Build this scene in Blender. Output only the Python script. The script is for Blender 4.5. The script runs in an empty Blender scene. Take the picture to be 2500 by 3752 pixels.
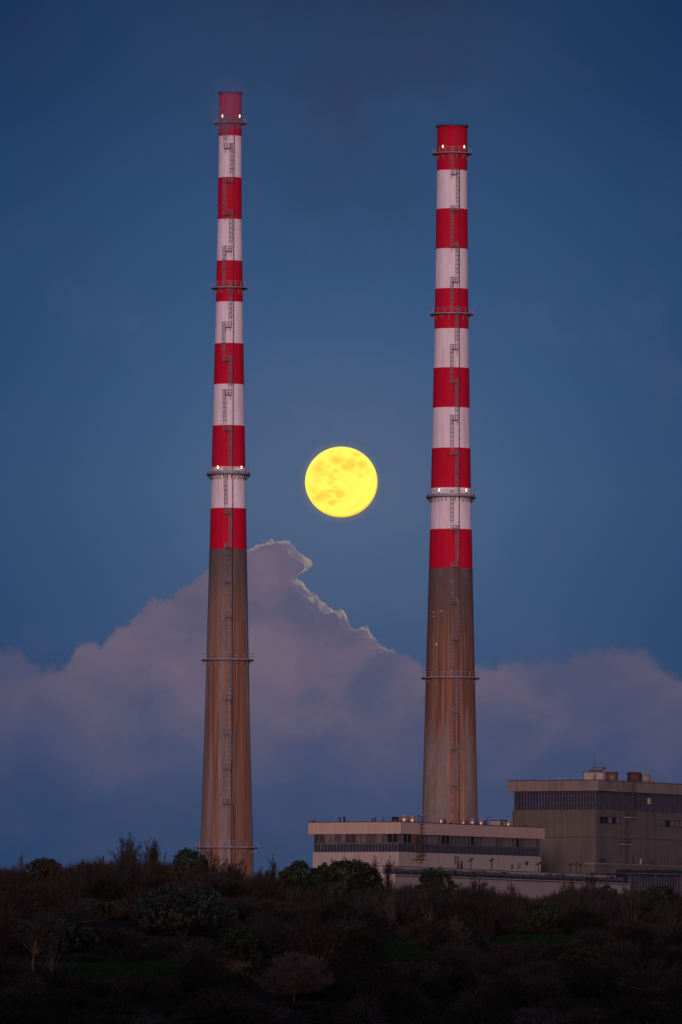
import bpy, math, random
import numpy as np
from mathutils import Vector, noise as mnoise
R = math.radians
random.seed(7)
SC = bpy.context.scene
COL = SC.collection

# ---------------------------------------------------------------- camera
F = 29170.0                       # focal length in photo pixels (2500 x 3752)
CAM = Vector((0.0, 0.0, 4.0))
PITCH = math.atan((3600 - 1876) / F)
ROLL = 0.0041
_f = Vector((0, math.cos(PITCH), math.sin(PITCH)))
_u0 = Vector((0, -math.sin(PITCH), math.cos(PITCH)))
_r0 = Vector((1, 0, 0))
CR = _r0 * math.cos(ROLL) + _u0 * math.sin(ROLL)
CU = _u0 * math.cos(ROLL) - _r0 * math.sin(ROLL)
cd = bpy.data.cameras.new('camera')
cam = bpy.data.objects.new('camera', cd)
COL.objects.link(cam)
from mathutils import Matrix
cam.matrix_world = Matrix(((CR.x, CU.x, -_f.x, CAM.x), (CR.y, CU.y, -_f.y, CAM.y), (CR.z, CU.z, -_f.z, CAM.z), (0, 0, 0, 1)))
cd.sensor_fit = 'VERTICAL'
cd.sensor_height = 24
cd.sensor_width = 36
cd.lens = 24 * F / 3752
cd.clip_start = 5
cd.clip_end = 200000
SC.camera = cam


def ray(px, py):
    return _f * F + CR * (px - 1250) + CU * (1876 - py)


def at(px, py, Y):
    d = ray(px, py)
    return CAM + d * ((Y - CAM.y) / d.y)


def mpp(Y):                      # metres per photo pixel at distance Y
    return Y / F


# ---------------------------------------------------------------- world, sun, exposure
class N:
    """small node helper"""
    def __init__(s, tree):
        s.t = tree
        s.t.nodes.clear()

    def n(s, typ, **kw):
        nd = s.t.nodes.new(typ)
        for k, v in kw.items():
            setattr(nd, k, v)
        return nd

    def put(s, sock, v):
        if hasattr(v, 'default_value') or hasattr(v, 'is_output'):
            s.t.links.new(v, sock)
        elif v is not None:
            sock.default_value = v

    def m(s, op, a, b=None, c=None, clamp=False):
        nd = s.n('ShaderNodeMath', operation=op, use_clamp=clamp)
        for i, v in enumerate((a, b, c)):
            if v is not None:
                s.put(nd.inputs[i], v)
        return nd.outputs[0]

    def mr(s, v, a, b, c=0.0, d=1.0, smooth=True):
        nd = s.n('ShaderNodeMapRange', interpolation_type='SMOOTHSTEP' if smooth else 'LINEAR')
        for i, x in enumerate((v, a, b, c, d)):
            s.put(nd.inputs[i], x)
        return nd.outputs[0]

    def mix(s, f, a, b, mode='MIX'):
        nd = s.n('ShaderNodeMix', data_type='RGBA', blend_type=mode)
        nd.clamp_factor = True
        s.put(nd.inputs[0], f)
        s.put(nd.inputs[6], a if not isinstance(a, tuple) else (*a, 1)[:4])
        s.put(nd.inputs[7], b if not isinstance(b, tuple) else (*b, 1)[:4])
        return nd.outputs[2]

    def ramp(s, f, stops, interp='LINEAR'):
        nd = s.n('ShaderNodeValToRGB')
        cr = nd.color_ramp
        cr.interpolation = interp
        while len(cr.elements) < len(stops):
            cr.elements.new(0.5)
        for e, (p, c) in zip(cr.elements, stops):
            e.position = p
            e.color = (*c, 1)[:4] if not isinstance(c, float) else (c, c, c, 1)
        s.put(nd.inputs[0], f)
        return nd.outputs[0]

    def noise(s, vec, scale, detail=3, rough=0.5, dist=0.0):
        nd = s.n('ShaderNodeTexNoise')
        s.put(nd.inputs['Vector'], vec)
        nd.inputs['Scale'].default_value = scale
        nd.inputs['Detail'].default_value = detail
        nd.inputs['Roughness'].default_value = rough
        nd.inputs['Distortion'].default_value = dist
        return nd.outputs[0]

    def xyz(s, x, y, z):
        nd = s.n('ShaderNodeCombineXYZ')
        for i, v in enumerate((x, y, z)):
            s.put(nd.inputs[i], v)
        return nd.outputs[0]

    def sep(s, v):
        nd = s.n('ShaderNodeSeparateXYZ')
        s.put(nd.inputs[0], v)
        return nd.outputs[0], nd.outputs[1], nd.outputs[2]

    def curve(s, v, pts):
        nd = s.n('ShaderNodeFloatCurve')
        c = nd.mapping.curves[0]
        while len(c.points) < len(pts):
            c.points.new(0.5, 0.5)
        for p, (x, y) in zip(c.points, pts):
            p.location = (x, y)
            p.handle_type = 'VECTOR'
        nd.mapping.use_clip = False
        nd.mapping.update()
        s.put(nd.inputs['Value'], v)
        return nd.outputs[0]


def lin(r, g, b):
    def f(c):
        c /= 255
        return c / 12.92 if c <= 0.04045 else ((c + 0.055) / 1.055) ** 2.4
    return (f(r), f(g), f(b))


SUN_EL, SUN_AZ = R(1.6), R(-3)          # just setting, behind the camera
W = bpy.data.worlds.new('World')
SC.world = W
W.use_nodes = True
w = N(W.node_tree)
tc = w.n('ShaderNodeTexCoord')
dx, dy, dz = w.sep(tc.outputs['Generated'])
dyc = w.m('MAXIMUM', dy, 0.02)
# bearing and height of a direction in the eastern sky, as tangents (scaled)
U = w.m('MULTIPLY_ADD', w.m('DIVIDE', dx, dyc), F / 2500, 0.5)        # 0..1 over the photo's field
V = w.m('MULTIPLY', w.m('DIVIDE', dz, dyc), F / 1000)                 # thousand px above the horizon
# roll correction so the sky sits where the photo has it
U = w.m('ADD', U, w.m('MULTIPLY', w.m('SUBTRACT', V, 1.72), ROLL * 0.4))
el = w.m('ARCSINE', dz)
base = w.ramp(w.mr(V, 0.0, 4.0, 0, 1, False), [
    (0.00, lin(50, 68, 100)), (0.15, lin(54, 72, 106)), (0.24, lin(60, 78, 113)), (0.32, lin(62, 86, 122)),
    (0.45, lin(66, 94, 130)), (0.60, lin(57, 87, 127)), (0.74, lin(47, 76, 115)), (0.84, lin(42, 66, 101)), (0.94, lin(34, 57, 90)), (1.0, lin(30, 52, 84))])
# the sky is deeper away from the moon's bearing
side = w.m('ABSOLUTE', w.m('SUBTRACT', U, 0.5))
base = w.mix(w.mr(side, 0.12, 0.62, 0.0, 0.62), base, lin(28, 60, 100))
ncoord = w.xyz(w.m('MULTIPLY', U, 2.5), w.m('MULTIPLY', V, 1.0), 0.0)
broad = w.noise(ncoord, 1.1, 3, 0.5)
# thin brownish veil drifting high up
veil = w.m('MULTIPLY', w.mr(broad, 0.48, 0.7), w.mr(V, 2.4, 3.5))
base = w.mix(w.m('MULTIPLY', veil, 0.42), base, lin(52, 52, 76))
veil2 = w.mr(w.noise(ncoord, 2.3, 4, 0.55), 0.52, 0.72)
base = w.mix(w.m('MULTIPLY', veil2, w.mr(V, 2.0, 3.2, 0.2, 0.06)), base, lin(82, 86, 122))
base = w.mix(w.m('MULTIPLY', w.mr(side, 0.2, 0.55), w.mr(V, 2.6, 3.7, 0.0, 0.55)), base, lin(16, 46, 84))
# glow of air around the moon
MU, MV = 0.5, 1.834
rm = w.m('SQRT', w.m('ADD', w.m('POWER', w.m('MULTIPLY', w.m('SUBTRACT', U, MU), 2.5), 2), w.m('POWER', w.m('SUBTRACT', V, MV), 2)))
base = w.mix(w.mr(rm, 0.10, 0.8, 0.30, 0.0), base, lin(98, 108, 132))
base = w.mix(w.mr(rm, 0.12, 0.16, 0.26, 0.0), base, lin(160, 130, 100))
# cloud bank: height of its top over bearing (photo y turned into height)
prof = [(0, 2388), (70, 2384), (110, 2440), (160, 2455), (245, 2448), (285, 2362), (350, 2360), (370, 2378), (425, 2313), (480, 2282), (500, 2240),
        (574, 2190), (600, 2200), (625, 2175), (700, 2138), (730, 2108), (790, 2075), (860, 2028), (908, 2012), (950, 1996), (1024, 1990), (1062, 1984), (1084, 2008),
        (1092, 2128), (1127, 2160), (1150, 2172), (1190, 2212), (1220, 2238), (1247, 2229), (1272, 2252), (1283, 2300), (1350, 2308), (1363, 2338),
        (1448, 2390), (1511, 2418), (1560, 2450), (1700, 2440), (1750, 2430), (1812, 2458), (1850, 2424), (1940, 2418), (2059, 2437), (2110, 2404), (2168, 2386),
        (2283, 2380), (2318, 2367), (2370, 2398), (2438, 2457), (2500, 2471)]
wob = w.noise(ncoord, 22, 5, 0.6)
wob2 = w.noise(w.xyz(w.m('MULTIPLY', U, 2.5), V, 7.3), 7, 4, 0.55)
PROF = [(x / 2500, (3600 - y) / 4000) for x, y in prof]
soft = w.curve(U, [(0, 0.05), (0.14, 0.035), (0.2, 0.022), (0.35, 0.006), (0.54, 0.006), (0.6, 0.03), (0.7, 0.06), (1, 0.05)])


def cloud_at(du, dv, crisp=False):
    """1 inside the cloud bank, looked up at a small offset (in thousand photo px)"""
    u_ = w.m('ADD', U, du / 2.5)
    v_ = w.m('ADD', V, dv)
    nz = w.noise(w.xyz(w.m('MULTIPLY', u_, 2.5), v_, 0.0), 24, 6, 0.62)
    nzc = w.m('SUBTRACT', nz, 0.5)
    # the shoulder leans out to the right near its top
    lean = w.m('MULTIPLY', w.mr(w.m('ABSOLUTE', w.m('SUBTRACT', v_, 1.535)), 0.0, 0.055, 0.0225, 0.0), w.m('MULTIPLY', w.mr(u_, 0.41, 0.43), w.mr(u_, 0.47, 0.50, 1.0, 0.0)))
    uu = w.m('SUBTRACT', w.m('ADD', u_, w.m('MULTIPLY', nzc, 0.016)), lean)
    tp = w.m('MULTIPLY', w.curve(uu, PROF), 4.0)
    tp = w.m('ADD', tp, w.m('MULTIPLY', nzc, 0.075))
    tp = w.m('ADD', tp, w.m('MULTIPLY', w.m('SUBTRACT', wob2, 0.5), 0.07))
    d_ = w.m('SUBTRACT', tp, v_)
    if crisp:
        return w.mr(d_, -0.003, 0.005)
    q = w.m('DIVIDE', w.m('ADD', d_, w.m('MULTIPLY', soft, w.m('SUBTRACT', wob2, 0.5))), soft)
    return w.mr(q, -0.5, 0.8)


inside = cloud_at(0, 0)
lump = w.noise(w.xyz(w.m('MULTIPLY', U, 2.5), w.m('MULTIPLY', V, 1.5), 3.1), 2.4, 4, 0.5, 0.3)
pinkness = w.m('MULTIPLY', w.mr(lump, 0.33, 0.66, 0.25, 1.0), w.mr(V, 0.55, 1.25))
pinkness = w.m('MULTIPLY', pinkness, w.mr(side, 0.1, 0.6, 1.0, 0.6))
ccol = w.mix(pinkness, lin(72, 80, 111), lin(111, 98, 118))
ccol = w.mix(w.m('MULTIPLY', w.mr(side, 0.3, 0.6, 0.0, 0.5), 0.8), ccol, lin(66, 72, 104))
cover = w.m('MULTIPLY', inside, w.mr(w.m('ADD', V, w.m('MULTIPLY', w.m('SUBTRACT', lump, 0.5), 0.9)), 0.36, 1.12, 0.0, 1.0))
sky = w.mix(cover, base, ccol)
# bright fringe on the shoulder that the moon lights
fr_u = w.m('MULTIPLY', w.mr(U, 0.355, 0.37), w.mr(U, 0.50, 0.62, 1.0, 0.0))
c0_ = cloud_at(0, 0, True)
rim1 = w.m('MULTIPLY', c0_, w.m('SUBTRACT', 1.0, cloud_at(0.006, 0.007, True)))
rim2 = w.m('MULTIPLY', c0_, w.m('SUBTRACT', 1.0, cloud_at(0.030, 0.012, True)))
mott = w.noise(w.xyz(w.m('MULTIPLY', U, 2.5), V, 9.0), 36, 4, 0.6)
rim2 = w.m('MULTIPLY', rim2, w.mr(mott, 0.38, 0.6, 0.1, 0.8))
rim2 = w.m('MULTIPLY', rim2, w.mr(V, 1.25, 1.45, 0.35, 1.0))
rim = w.m('MULTIPLY', w.m('MAXIMUM', rim1, rim2), fr_u)
rim = w.m('MULTIPLY', rim, w.mr(w.noise(w.xyz(w.m('MULTIPLY', U, 2.5), V, 4.0), 18, 3, 0.6), 0.38, 0.6, 0.2, 0.92))
sky = w.mix(rim, sky, lin(153, 141, 134))

# above the photo's field and behind the camera: dusk dome
zen = w.mix(w.mr(el, R(8), R(50)), lin(42, 66, 112), (0.11, 0.125, 0.30))
sky = w.mix(w.mr(V, 3.9, 5.2), sky, zen)
nish = w.n('ShaderNodeTexSky', sky_type='NISHITA')
nish.sun_disc = False
nish.sun_elevation = SUN_EL
nish.sun_rotation = R(180) - SUN_AZ
nish.air_density = 1.6
nish.dust_density = 2.5
nsk = w.mix(1.0, nish.outputs[0], (0.05, 0.05, 0.05), 'MULTIPLY')
glow = w.m('MULTIPLY', w.mr(w.m('DIVIDE', dy, w.m('SQRT', w.m('SUBTRACT', 1.0, w.m('MULTIPLY', dz, dz)))), 0.1, -1.0), w.mr(el, R(28), R(0)))
west = w.mix(w.mr(el, R(0), R(60)), (0.15, 0.12, 0.20), (0.12, 0.14, 0.32))
west = w.mix(w.m('MULTIPLY', glow, 0.85), west, (0.42, 0.20, 0.15))
west = w.mix(1.0, west, nsk, 'ADD')
sky = w.mix(w.mr(dy, 0.35, -0.25), sky, west)
sky = w.mix(w.mr(dz, -0.002, -0.02), sky, (0.01, 0.012, 0.016))
bg = w.n('ShaderNodeBackground')
w.put(bg.inputs[0], sky)
bg.inputs[1].default_value = 1.0
wo = w.n('ShaderNodeOutputWorld')
w.t.links.new(bg.outputs[0], wo.inputs[0])
W.cycles.sampling_method = 'MANUAL'
W.cycles.sample_map_resolution = 1024

sl = bpy.data.lights.new('sun', 'SUN')
sun = bpy.data.objects.new('sun', sl)
COL.objects.link(sun)
sl.energy = 1.55
sl.color = (1.0, 0.61, 0.60)
sl.angle = R(3)
sd = Vector((math.sin(-SUN_AZ) * 1.0, math.cos(SUN_AZ), -math.tan(SUN_EL)))
sun.rotation_euler = sd.to_track_quat('-Z', 'Y').to_euler()
SC.view_settings.view_transform = 'Standard'
SC.view_settings.look = 'None'
SC.view_settings.exposure = 0.0
SC.view_settings.gamma = 1.0
SC.cycles.volume_step_rate = 4
SC.cycles.max_bounces = 4
SC.cycles.transparent_max_bounces = 8


# ---------------------------------------------------------------- helpers
class MB:
    def __init__(s):
        s.v, s.f, s.mi = [], [], []

    def face(s, idx, mi=0):
        s.f.append(idx)
        s.mi.append(mi)

    def box(s, x0, x1, y0, y1, z0, z1, mi=0):
        b = len(s.v)
        s.v += [(x0, y0, z0), (x1, y0, z0), (x1, y1, z0), (x0, y1, z0), (x0, y0, z1), (x1, y0, z1), (x1, y1, z1), (x0, y1, z1)]
        for q in ((0, 3, 2, 1), (4, 5, 6, 7), (0, 1, 5, 4), (1, 2, 6, 5), (2, 3, 7, 6), (3, 0, 4, 7)):
            s.face([b + i for i in q], mi)
        return s

    def tube(s, pts, rad, n=6, mi=0, cap=True):
        """tube through points; rad number or list"""
        pts = [Vector(p) for p in pts]
        if not isinstance(rad, (list, tuple)):
            rad = [rad] * len(pts)
        b = len(s.v)
        for i, p in enumerate(pts):
            d = (pts[min(i + 1, len(pts) - 1)] - pts[max(i - 1, 0)])
            if d.length < 1e-9:
                d = Vector((0, 0, 1))
            d.normalize()
            a = Vector((0, 0, 1)) if abs(d.z) < 0.9 else Vector((1, 0, 0))
            e1 = d.cross(a).normalized()
            e2 = d.cross(e1)
            for k in range(n):
                t = 2 * math.pi * k / n
                s.v.append(tuple(p + (e1 * math.cos(t) + e2 * math.sin(t)) * rad[i]))
        for i in range(len(pts) - 1):
            for k in range(n):
                s.face([b + i * n + k, b + i * n + (k + 1) % n, b + (i + 1) * n + (k + 1) % n, b + (i + 1) * n + k], mi)
        if cap:
            s.face([b + k for k in range(n)][::-1], mi)
            s.face([b + (len(pts) - 1) * n + k for k in range(n)], mi)
        return s

    def lathe(s, prof, n=48, mi=None, cx=0, cy=0, cap=True):
        """prof: [(r,z)], mi: material index per ring section"""
        b = len(s.v)
        for r, z in prof:
            for k in range(n):
                t = 2 * math.pi * k / n
                s.v.append((cx + r * math.cos(t), cy + r * math.sin(t), z))
        for i in range(len(prof) - 1):
            for k in range(n):
                s.face([b + i * n + k, b + i * n + (k + 1) % n, b + (i + 1) * n + (k + 1) % n, b + (i + 1) * n + k], mi[i] if mi else 0)
        if cap:
            s.face([b + k for k in range(n)][::-1], mi[0] if mi else 0)
            s.face([b + (len(prof) - 1) * n + k for k in range(n)], mi[-1] if mi else 0)
        return s

    def ring(s, r0, r1, z0, z1, n=64, mi=0):
        """annular slab"""
        b = len(s.v)
        for r, z in ((r0, z0), (r1, z0), (r1, z1), (r0, z1)):
            for k in range(n):
                t = 2 * math.pi * k / n
                s.v.append((r * math.cos(t), r * math.sin(t), z))
        for i in range(4):
            j = (i + 1) % 4
            for k in range(n):
                s.face([b + i * n + k, b + i * n + (k + 1) % n, b + j * n + (k + 1) % n, b + j * n + k], mi)
        return s

    def hoop(s, r, z, t=0.04, n=40):
        return s.ring(r - t, r + t, z - t, z + t, n)

    def build(s, name, mats, parent=None, smooth=False, loc=None):
        me = bpy.data.meshes.new(name)
        me.from_pydata(s.v, [], s.f)
        if not isinstance(mats, (list, tuple)):
            mats = [mats]
        for m_ in mats:
            me.materials.append(m_)
        me.polygons.foreach_set('material_index', s.mi)
        if smooth:
            me.polygons.foreach_set('use_smooth', [True] * len(me.polygons))
        me.update()
        o = bpy.data.objects.new(name, me)
        COL.objects.link(o)
        if parent:
            o.parent = parent
        if loc is not None:
            o.location = loc
        return o


def tag(o, label, cat, group=None, kind=None):
    o['label'] = label
    if cat:
        o['category'] = cat
    if group:
        o['group'] = group
    if kind:
        o['kind'] = kind
    return o


def empty(name, loc, rz=0.0):
    o = bpy.data.objects.new(name, None)
    COL.objects.link(o)
    o.location = loc
    o.rotation_euler = (0, 0, rz)
    return o


def mat(name, rough=0.7, metal=0.0, spec=0.3):
    m_ = bpy.data.materials.new(name)
    m_.use_nodes = True
    n = N(m_.node_tree)
    p = n.n('ShaderNodeBsdfPrincipled')
    p.inputs['Roughness'].default_value = rough
    p.inputs['Metallic'].default_value = metal
    p.inputs['Specular IOR Level'].default_value = spec
    o = n.n('ShaderNodeOutputMaterial')
    n.t.links.new(p.outputs[0], o.inputs[0])
    tcn = n.n('ShaderNodeTexCoord')
    n.obj = tcn.outputs['Object']
    n.p = p
    return m_, n


def simple(name, col, var=0.25, scale=1.5, rough=0.7, metal=0.0, spec=0.3):
    m_, n = mat(name, rough, metal, spec)
    f = n.noise(n.obj, scale, 4, 0.6)
    lo = tuple(c * (1 - var) for c in col)
    hi = tuple(min(1, c * (1 + var)) for c in col)
    n.put(n.p.inputs[0], n.ramp(f, [(0.3, lo), (0.7, hi)]))
    return m_


def emis(name, col, st):
    m_ = bpy.data.materials.new(name)
    m_.use_nodes = True
    n = N(m_.node_tree)
    e = n.n('ShaderNodeEmission')
    e.inputs[0].default_value = (*col, 1)
    e.inputs[1].default_value = st
    o = n.n('ShaderNodeOutputMaterial')
    n.t.links.new(e.outputs[0], o.inputs[0])
    return m_


def streaky(name, cols, kx=2.2, kz=0.05, rough=0.85, fine=0.15):
    """vertical stain runs on cladding: cols = ramp stops"""
    m_, n = mat(name, rough)
    x, y, z = n.sep(n.obj)
    h = n.m('ADD', x, n.m('MULTIPLY', y, 1.37))
    st = n.noise(n.xyz(n.m('MULTIPLY', h, kx), 0.0, n.m('MULTIPLY', z, kz)), 1.0, 4, 0.65)
    bl = n.noise(n.xyz(n.m('MULTIPLY', h, 0.12), 0.0, n.m('MULTIPLY', z, 0.15)), 1.0, 3, 0.5)
    f = n.m('ADD', n.m('MULTIPLY', st, 0.6), n.m('MULTIPLY', bl, 0.4))
    c = n.ramp(f, cols)
    # sheet joints
    seam = n.mr(n.m('ABSOLUTE', n.m('SUBTRACT', n.m('FRACT', n.m('MULTIPLY', h, 0.33)), 0.5)), 0.47, 0.5, 0, fine)
    c = n.mix(seam, c, (0.03, 0.03, 0.03))
    n.put(n.p.inputs[0], c)
    return m_


# ---------------------------------------------------------------- materials
steel = simple('galvanised_steel', (0.27, 0.27, 0.31), 0.35, 0.7, 0.55, 0.2)
dark_steel = simple('dark_steel', (0.035, 0.035, 0.045), 0.4, 0.8, 0.6)
deck_m = simple('platform_steel', (0.22, 0.22, 0.26), 0.3, 0.9, 0.6)
lamp_on = emis('lit_lamp', (1.0, 0.88, 0.50), 2.6)
cable_m = simple('black_cable', (0.03, 0.028, 0.04), 0.3, 1, 0.6)


def paint(name, col, dirt, amt=0.35):
    m_, n = mat(name, 0.75, 0, 0.15)
    x, y, z = n.sep(n.obj)
    t = n.m('ARCTAN2', x, n.m('MULTIPLY', y, -1))
    st = n.noise(n.xyz(n.m('MULTIPLY', t, 7), 0, n.m('MULTIPLY', z, 0.04)), 1.0, 5, 0.65)
    bl = n.noise(n.xyz(n.m('MULTIPLY', t, 3), 0, n.m('MULTIPLY', z, 0.16)), 1.0, 4, 0.6)
    f = n.m('MULTIPLY', n.mr(n.m('ADD', n.m('MULTIPLY', st, 0.55), n.m('MULTIPLY', bl, 0.45)), 0.42, 0.66), amt)
    c = n.mix(f, col, dirt)
    joint = n.mr(n.m('ABSOLUTE', n.m('SUBTRACT', n.m('FRACT', n.m('MULTIPLY', z, 0.2183)), 0.5)), 0.487, 0.5, 0, 0.22)
    joint = n.m('MULTIPLY', joint, n.mr(bl, 0.45, 0.6))
    c = n.mix(joint, c, tuple(q * 0.45 for q in col))
    n.put(n.p.inputs[0], c)
    return m_


red_p = paint('red_band_paint', (0.49, 0.001, 0.028), (0.40, 0.025, 0.05), 0.65)
white_p = paint('white_band_paint', (0.75, 0.72, 0.77), (0.50, 0.44, 0.48), 0.6)


def concrete(name, angstops, heightstops, seed, bias=0.0, ztop=130.0):
    """weathered shaft concrete with rust runs; angstops set how rusty each side is"""
    m_, n = mat(name, 0.9, 0, 0.1)
    x, y, z = n.sep(n.obj)
    t = n.m('ARCTAN2', x, n.m('MULTIPLY', y, -1))
    wv = n.noise(n.xyz(n.m('MULTIPLY', t, 3), seed, n.m('MULTIPLY', z, 0.05)), 1.0, 2)
    tt = n.m('ADD', t, n.m('MULTIPLY', wv, 0.12))
    # runs start at pour joints and fade downwards
    st = n.noise(n.xyz(n.m('MULTIPLY', tt, 8.5), seed, n.m('MULTIPLY', z, 0.012)), 1.0, 3, 0.55)
    st2 = n.noise(n.xyz(n.m('MULTIPLY', tt, 19), seed + 4, n.m('MULTIPLY', z, 0.03)), 1.0, 4, 0.6)
    bl = n.noise(n.xyz(n.m('MULTIPLY', t, 2.2), seed + 8, n.m('MULTIPLY', z, 0.06)), 1.0, 4, 0.6)
    fr = n.noise(n.xyz(n.m('MULTIPLY', t, 10), seed + 2, n.m('MULTIPLY', z, 0.5)), 1.0, 4, 0.6)
    ang = n.ramp(n.mr(t, -1.6, 1.6, 0, 1, False), angstops)
    hgt = n.ramp(n.mr(z, 0, ztop, 0, 1, False), heightstops)
    f = n.m('ADD', n.m('MULTIPLY', st, 0.75), n.m('MULTIPLY', st2, 0.35))
    f = n.m('ADD', f, n.m('MULTIPLY', n.m('SUBTRACT', ang, 0.5), 0.5))
    f = n.m('ADD', f, n.m('MULTIPLY', n.m('SUBTRACT', hgt, 0.5), 0.5))
    cell = n.n('ShaderNodeTexWhiteNoise', noise_dimensions='2D')
    n.put(cell.inputs[0], n.xyz(n.m('FLOOR', n.m('MULTIPLY', t, 2.6)), n.m('FLOOR', n.m('MULTIPLY', z, 0.1193)), 0))
    cellv = n.m('SUBTRACT', cell.outputs['Value'], 0.5)
    f = n.m('ADD', f, n.m('MULTIPLY', cellv, 0.07))
    bl = n.m('ADD', bl, n.m('MULTIPLY', cellv, 0.14))
    grey = n.ramp(n.m('ADD', n.m('MULTIPLY', bl, 0.7), n.m('MULTIPLY', fr, 0.3)), [(0.3, (0.14, 0.13, 0.125)), (0.5, (0.22, 0.195, 0.175)), (0.7, (0.32, 0.275, 0.235))])
    rust = n.ramp(n.m('ADD', n.m('MULTIPLY', st2, 0.6), n.m('MULTIPLY', st, 0.4)), [(0.34, (0.075, 0.042, 0.038)), (0.45, (0.13, 0.066, 0.05)), (0.55, (0.25, 0.115, 0.065)), (0.68, (0.33, 0.18, 0.11))])
    c = n.mix(n.mr(n.m('ADD', f, bias), 0.54, 0.63), grey, rust)
    joint = n.mr(n.m('ABSOLUTE', n.m('SUBTRACT', n.m('FRACT', n.m('MULTIPLY', z, 0.1193)), 0.5)), 0.488, 0.5, 0, 0.3)
    c = n.mix(n.m('MULTIPLY', joint, n.mr(bl, 0.4, 0.6)), c, (0.07, 0.06, 0.06))
    fine = n.noise(n.xyz(n.m('MULTIPLY', tt, 30), seed + 11, n.m('MULTIPLY', z, 0.045)), 1.0, 3, 0.6)
    c = n.mix(n.m('MULTIPLY', n.mr(fine, 0.55, 0.66), n.mr(bl, 0.35, 0.6, 0.15, 0.75)), c, (0.07, 0.038, 0.032))
    pale = n.noise(n.xyz(n.m('MULTIPLY', tt, 15), seed + 15, n.m('MULTIPLY', z, 0.02)), 1.0, 3, 0.6)
    c = n.mix(n.mr(pale, 0.54, 0.64, 0, 0.5), c, (0.33, 0.24, 0.175))
    grain = n.noise(n.obj, 1.3, 5, 0.65)
    c = n.mix(n.mr(grain, 0.3, 0.7, 0.0, 0.2), c, (0.12, 0.10, 0.09))
    # smoke-darkened just below the paint
    top = n.mr(n.m('ADD', z, n.m('MULTIPLY', n.noise(n.xyz(n.m('MULTIPLY', t, 9), seed, 0), 1, 2), 9)), ztop - 18, ztop + 3)
    c = n.mix(n.m('MULTIPLY', top, 0.85), c, (0.10, 0.083, 0.08))
    n.put(n.p.inputs[0], c)
    return m_


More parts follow.
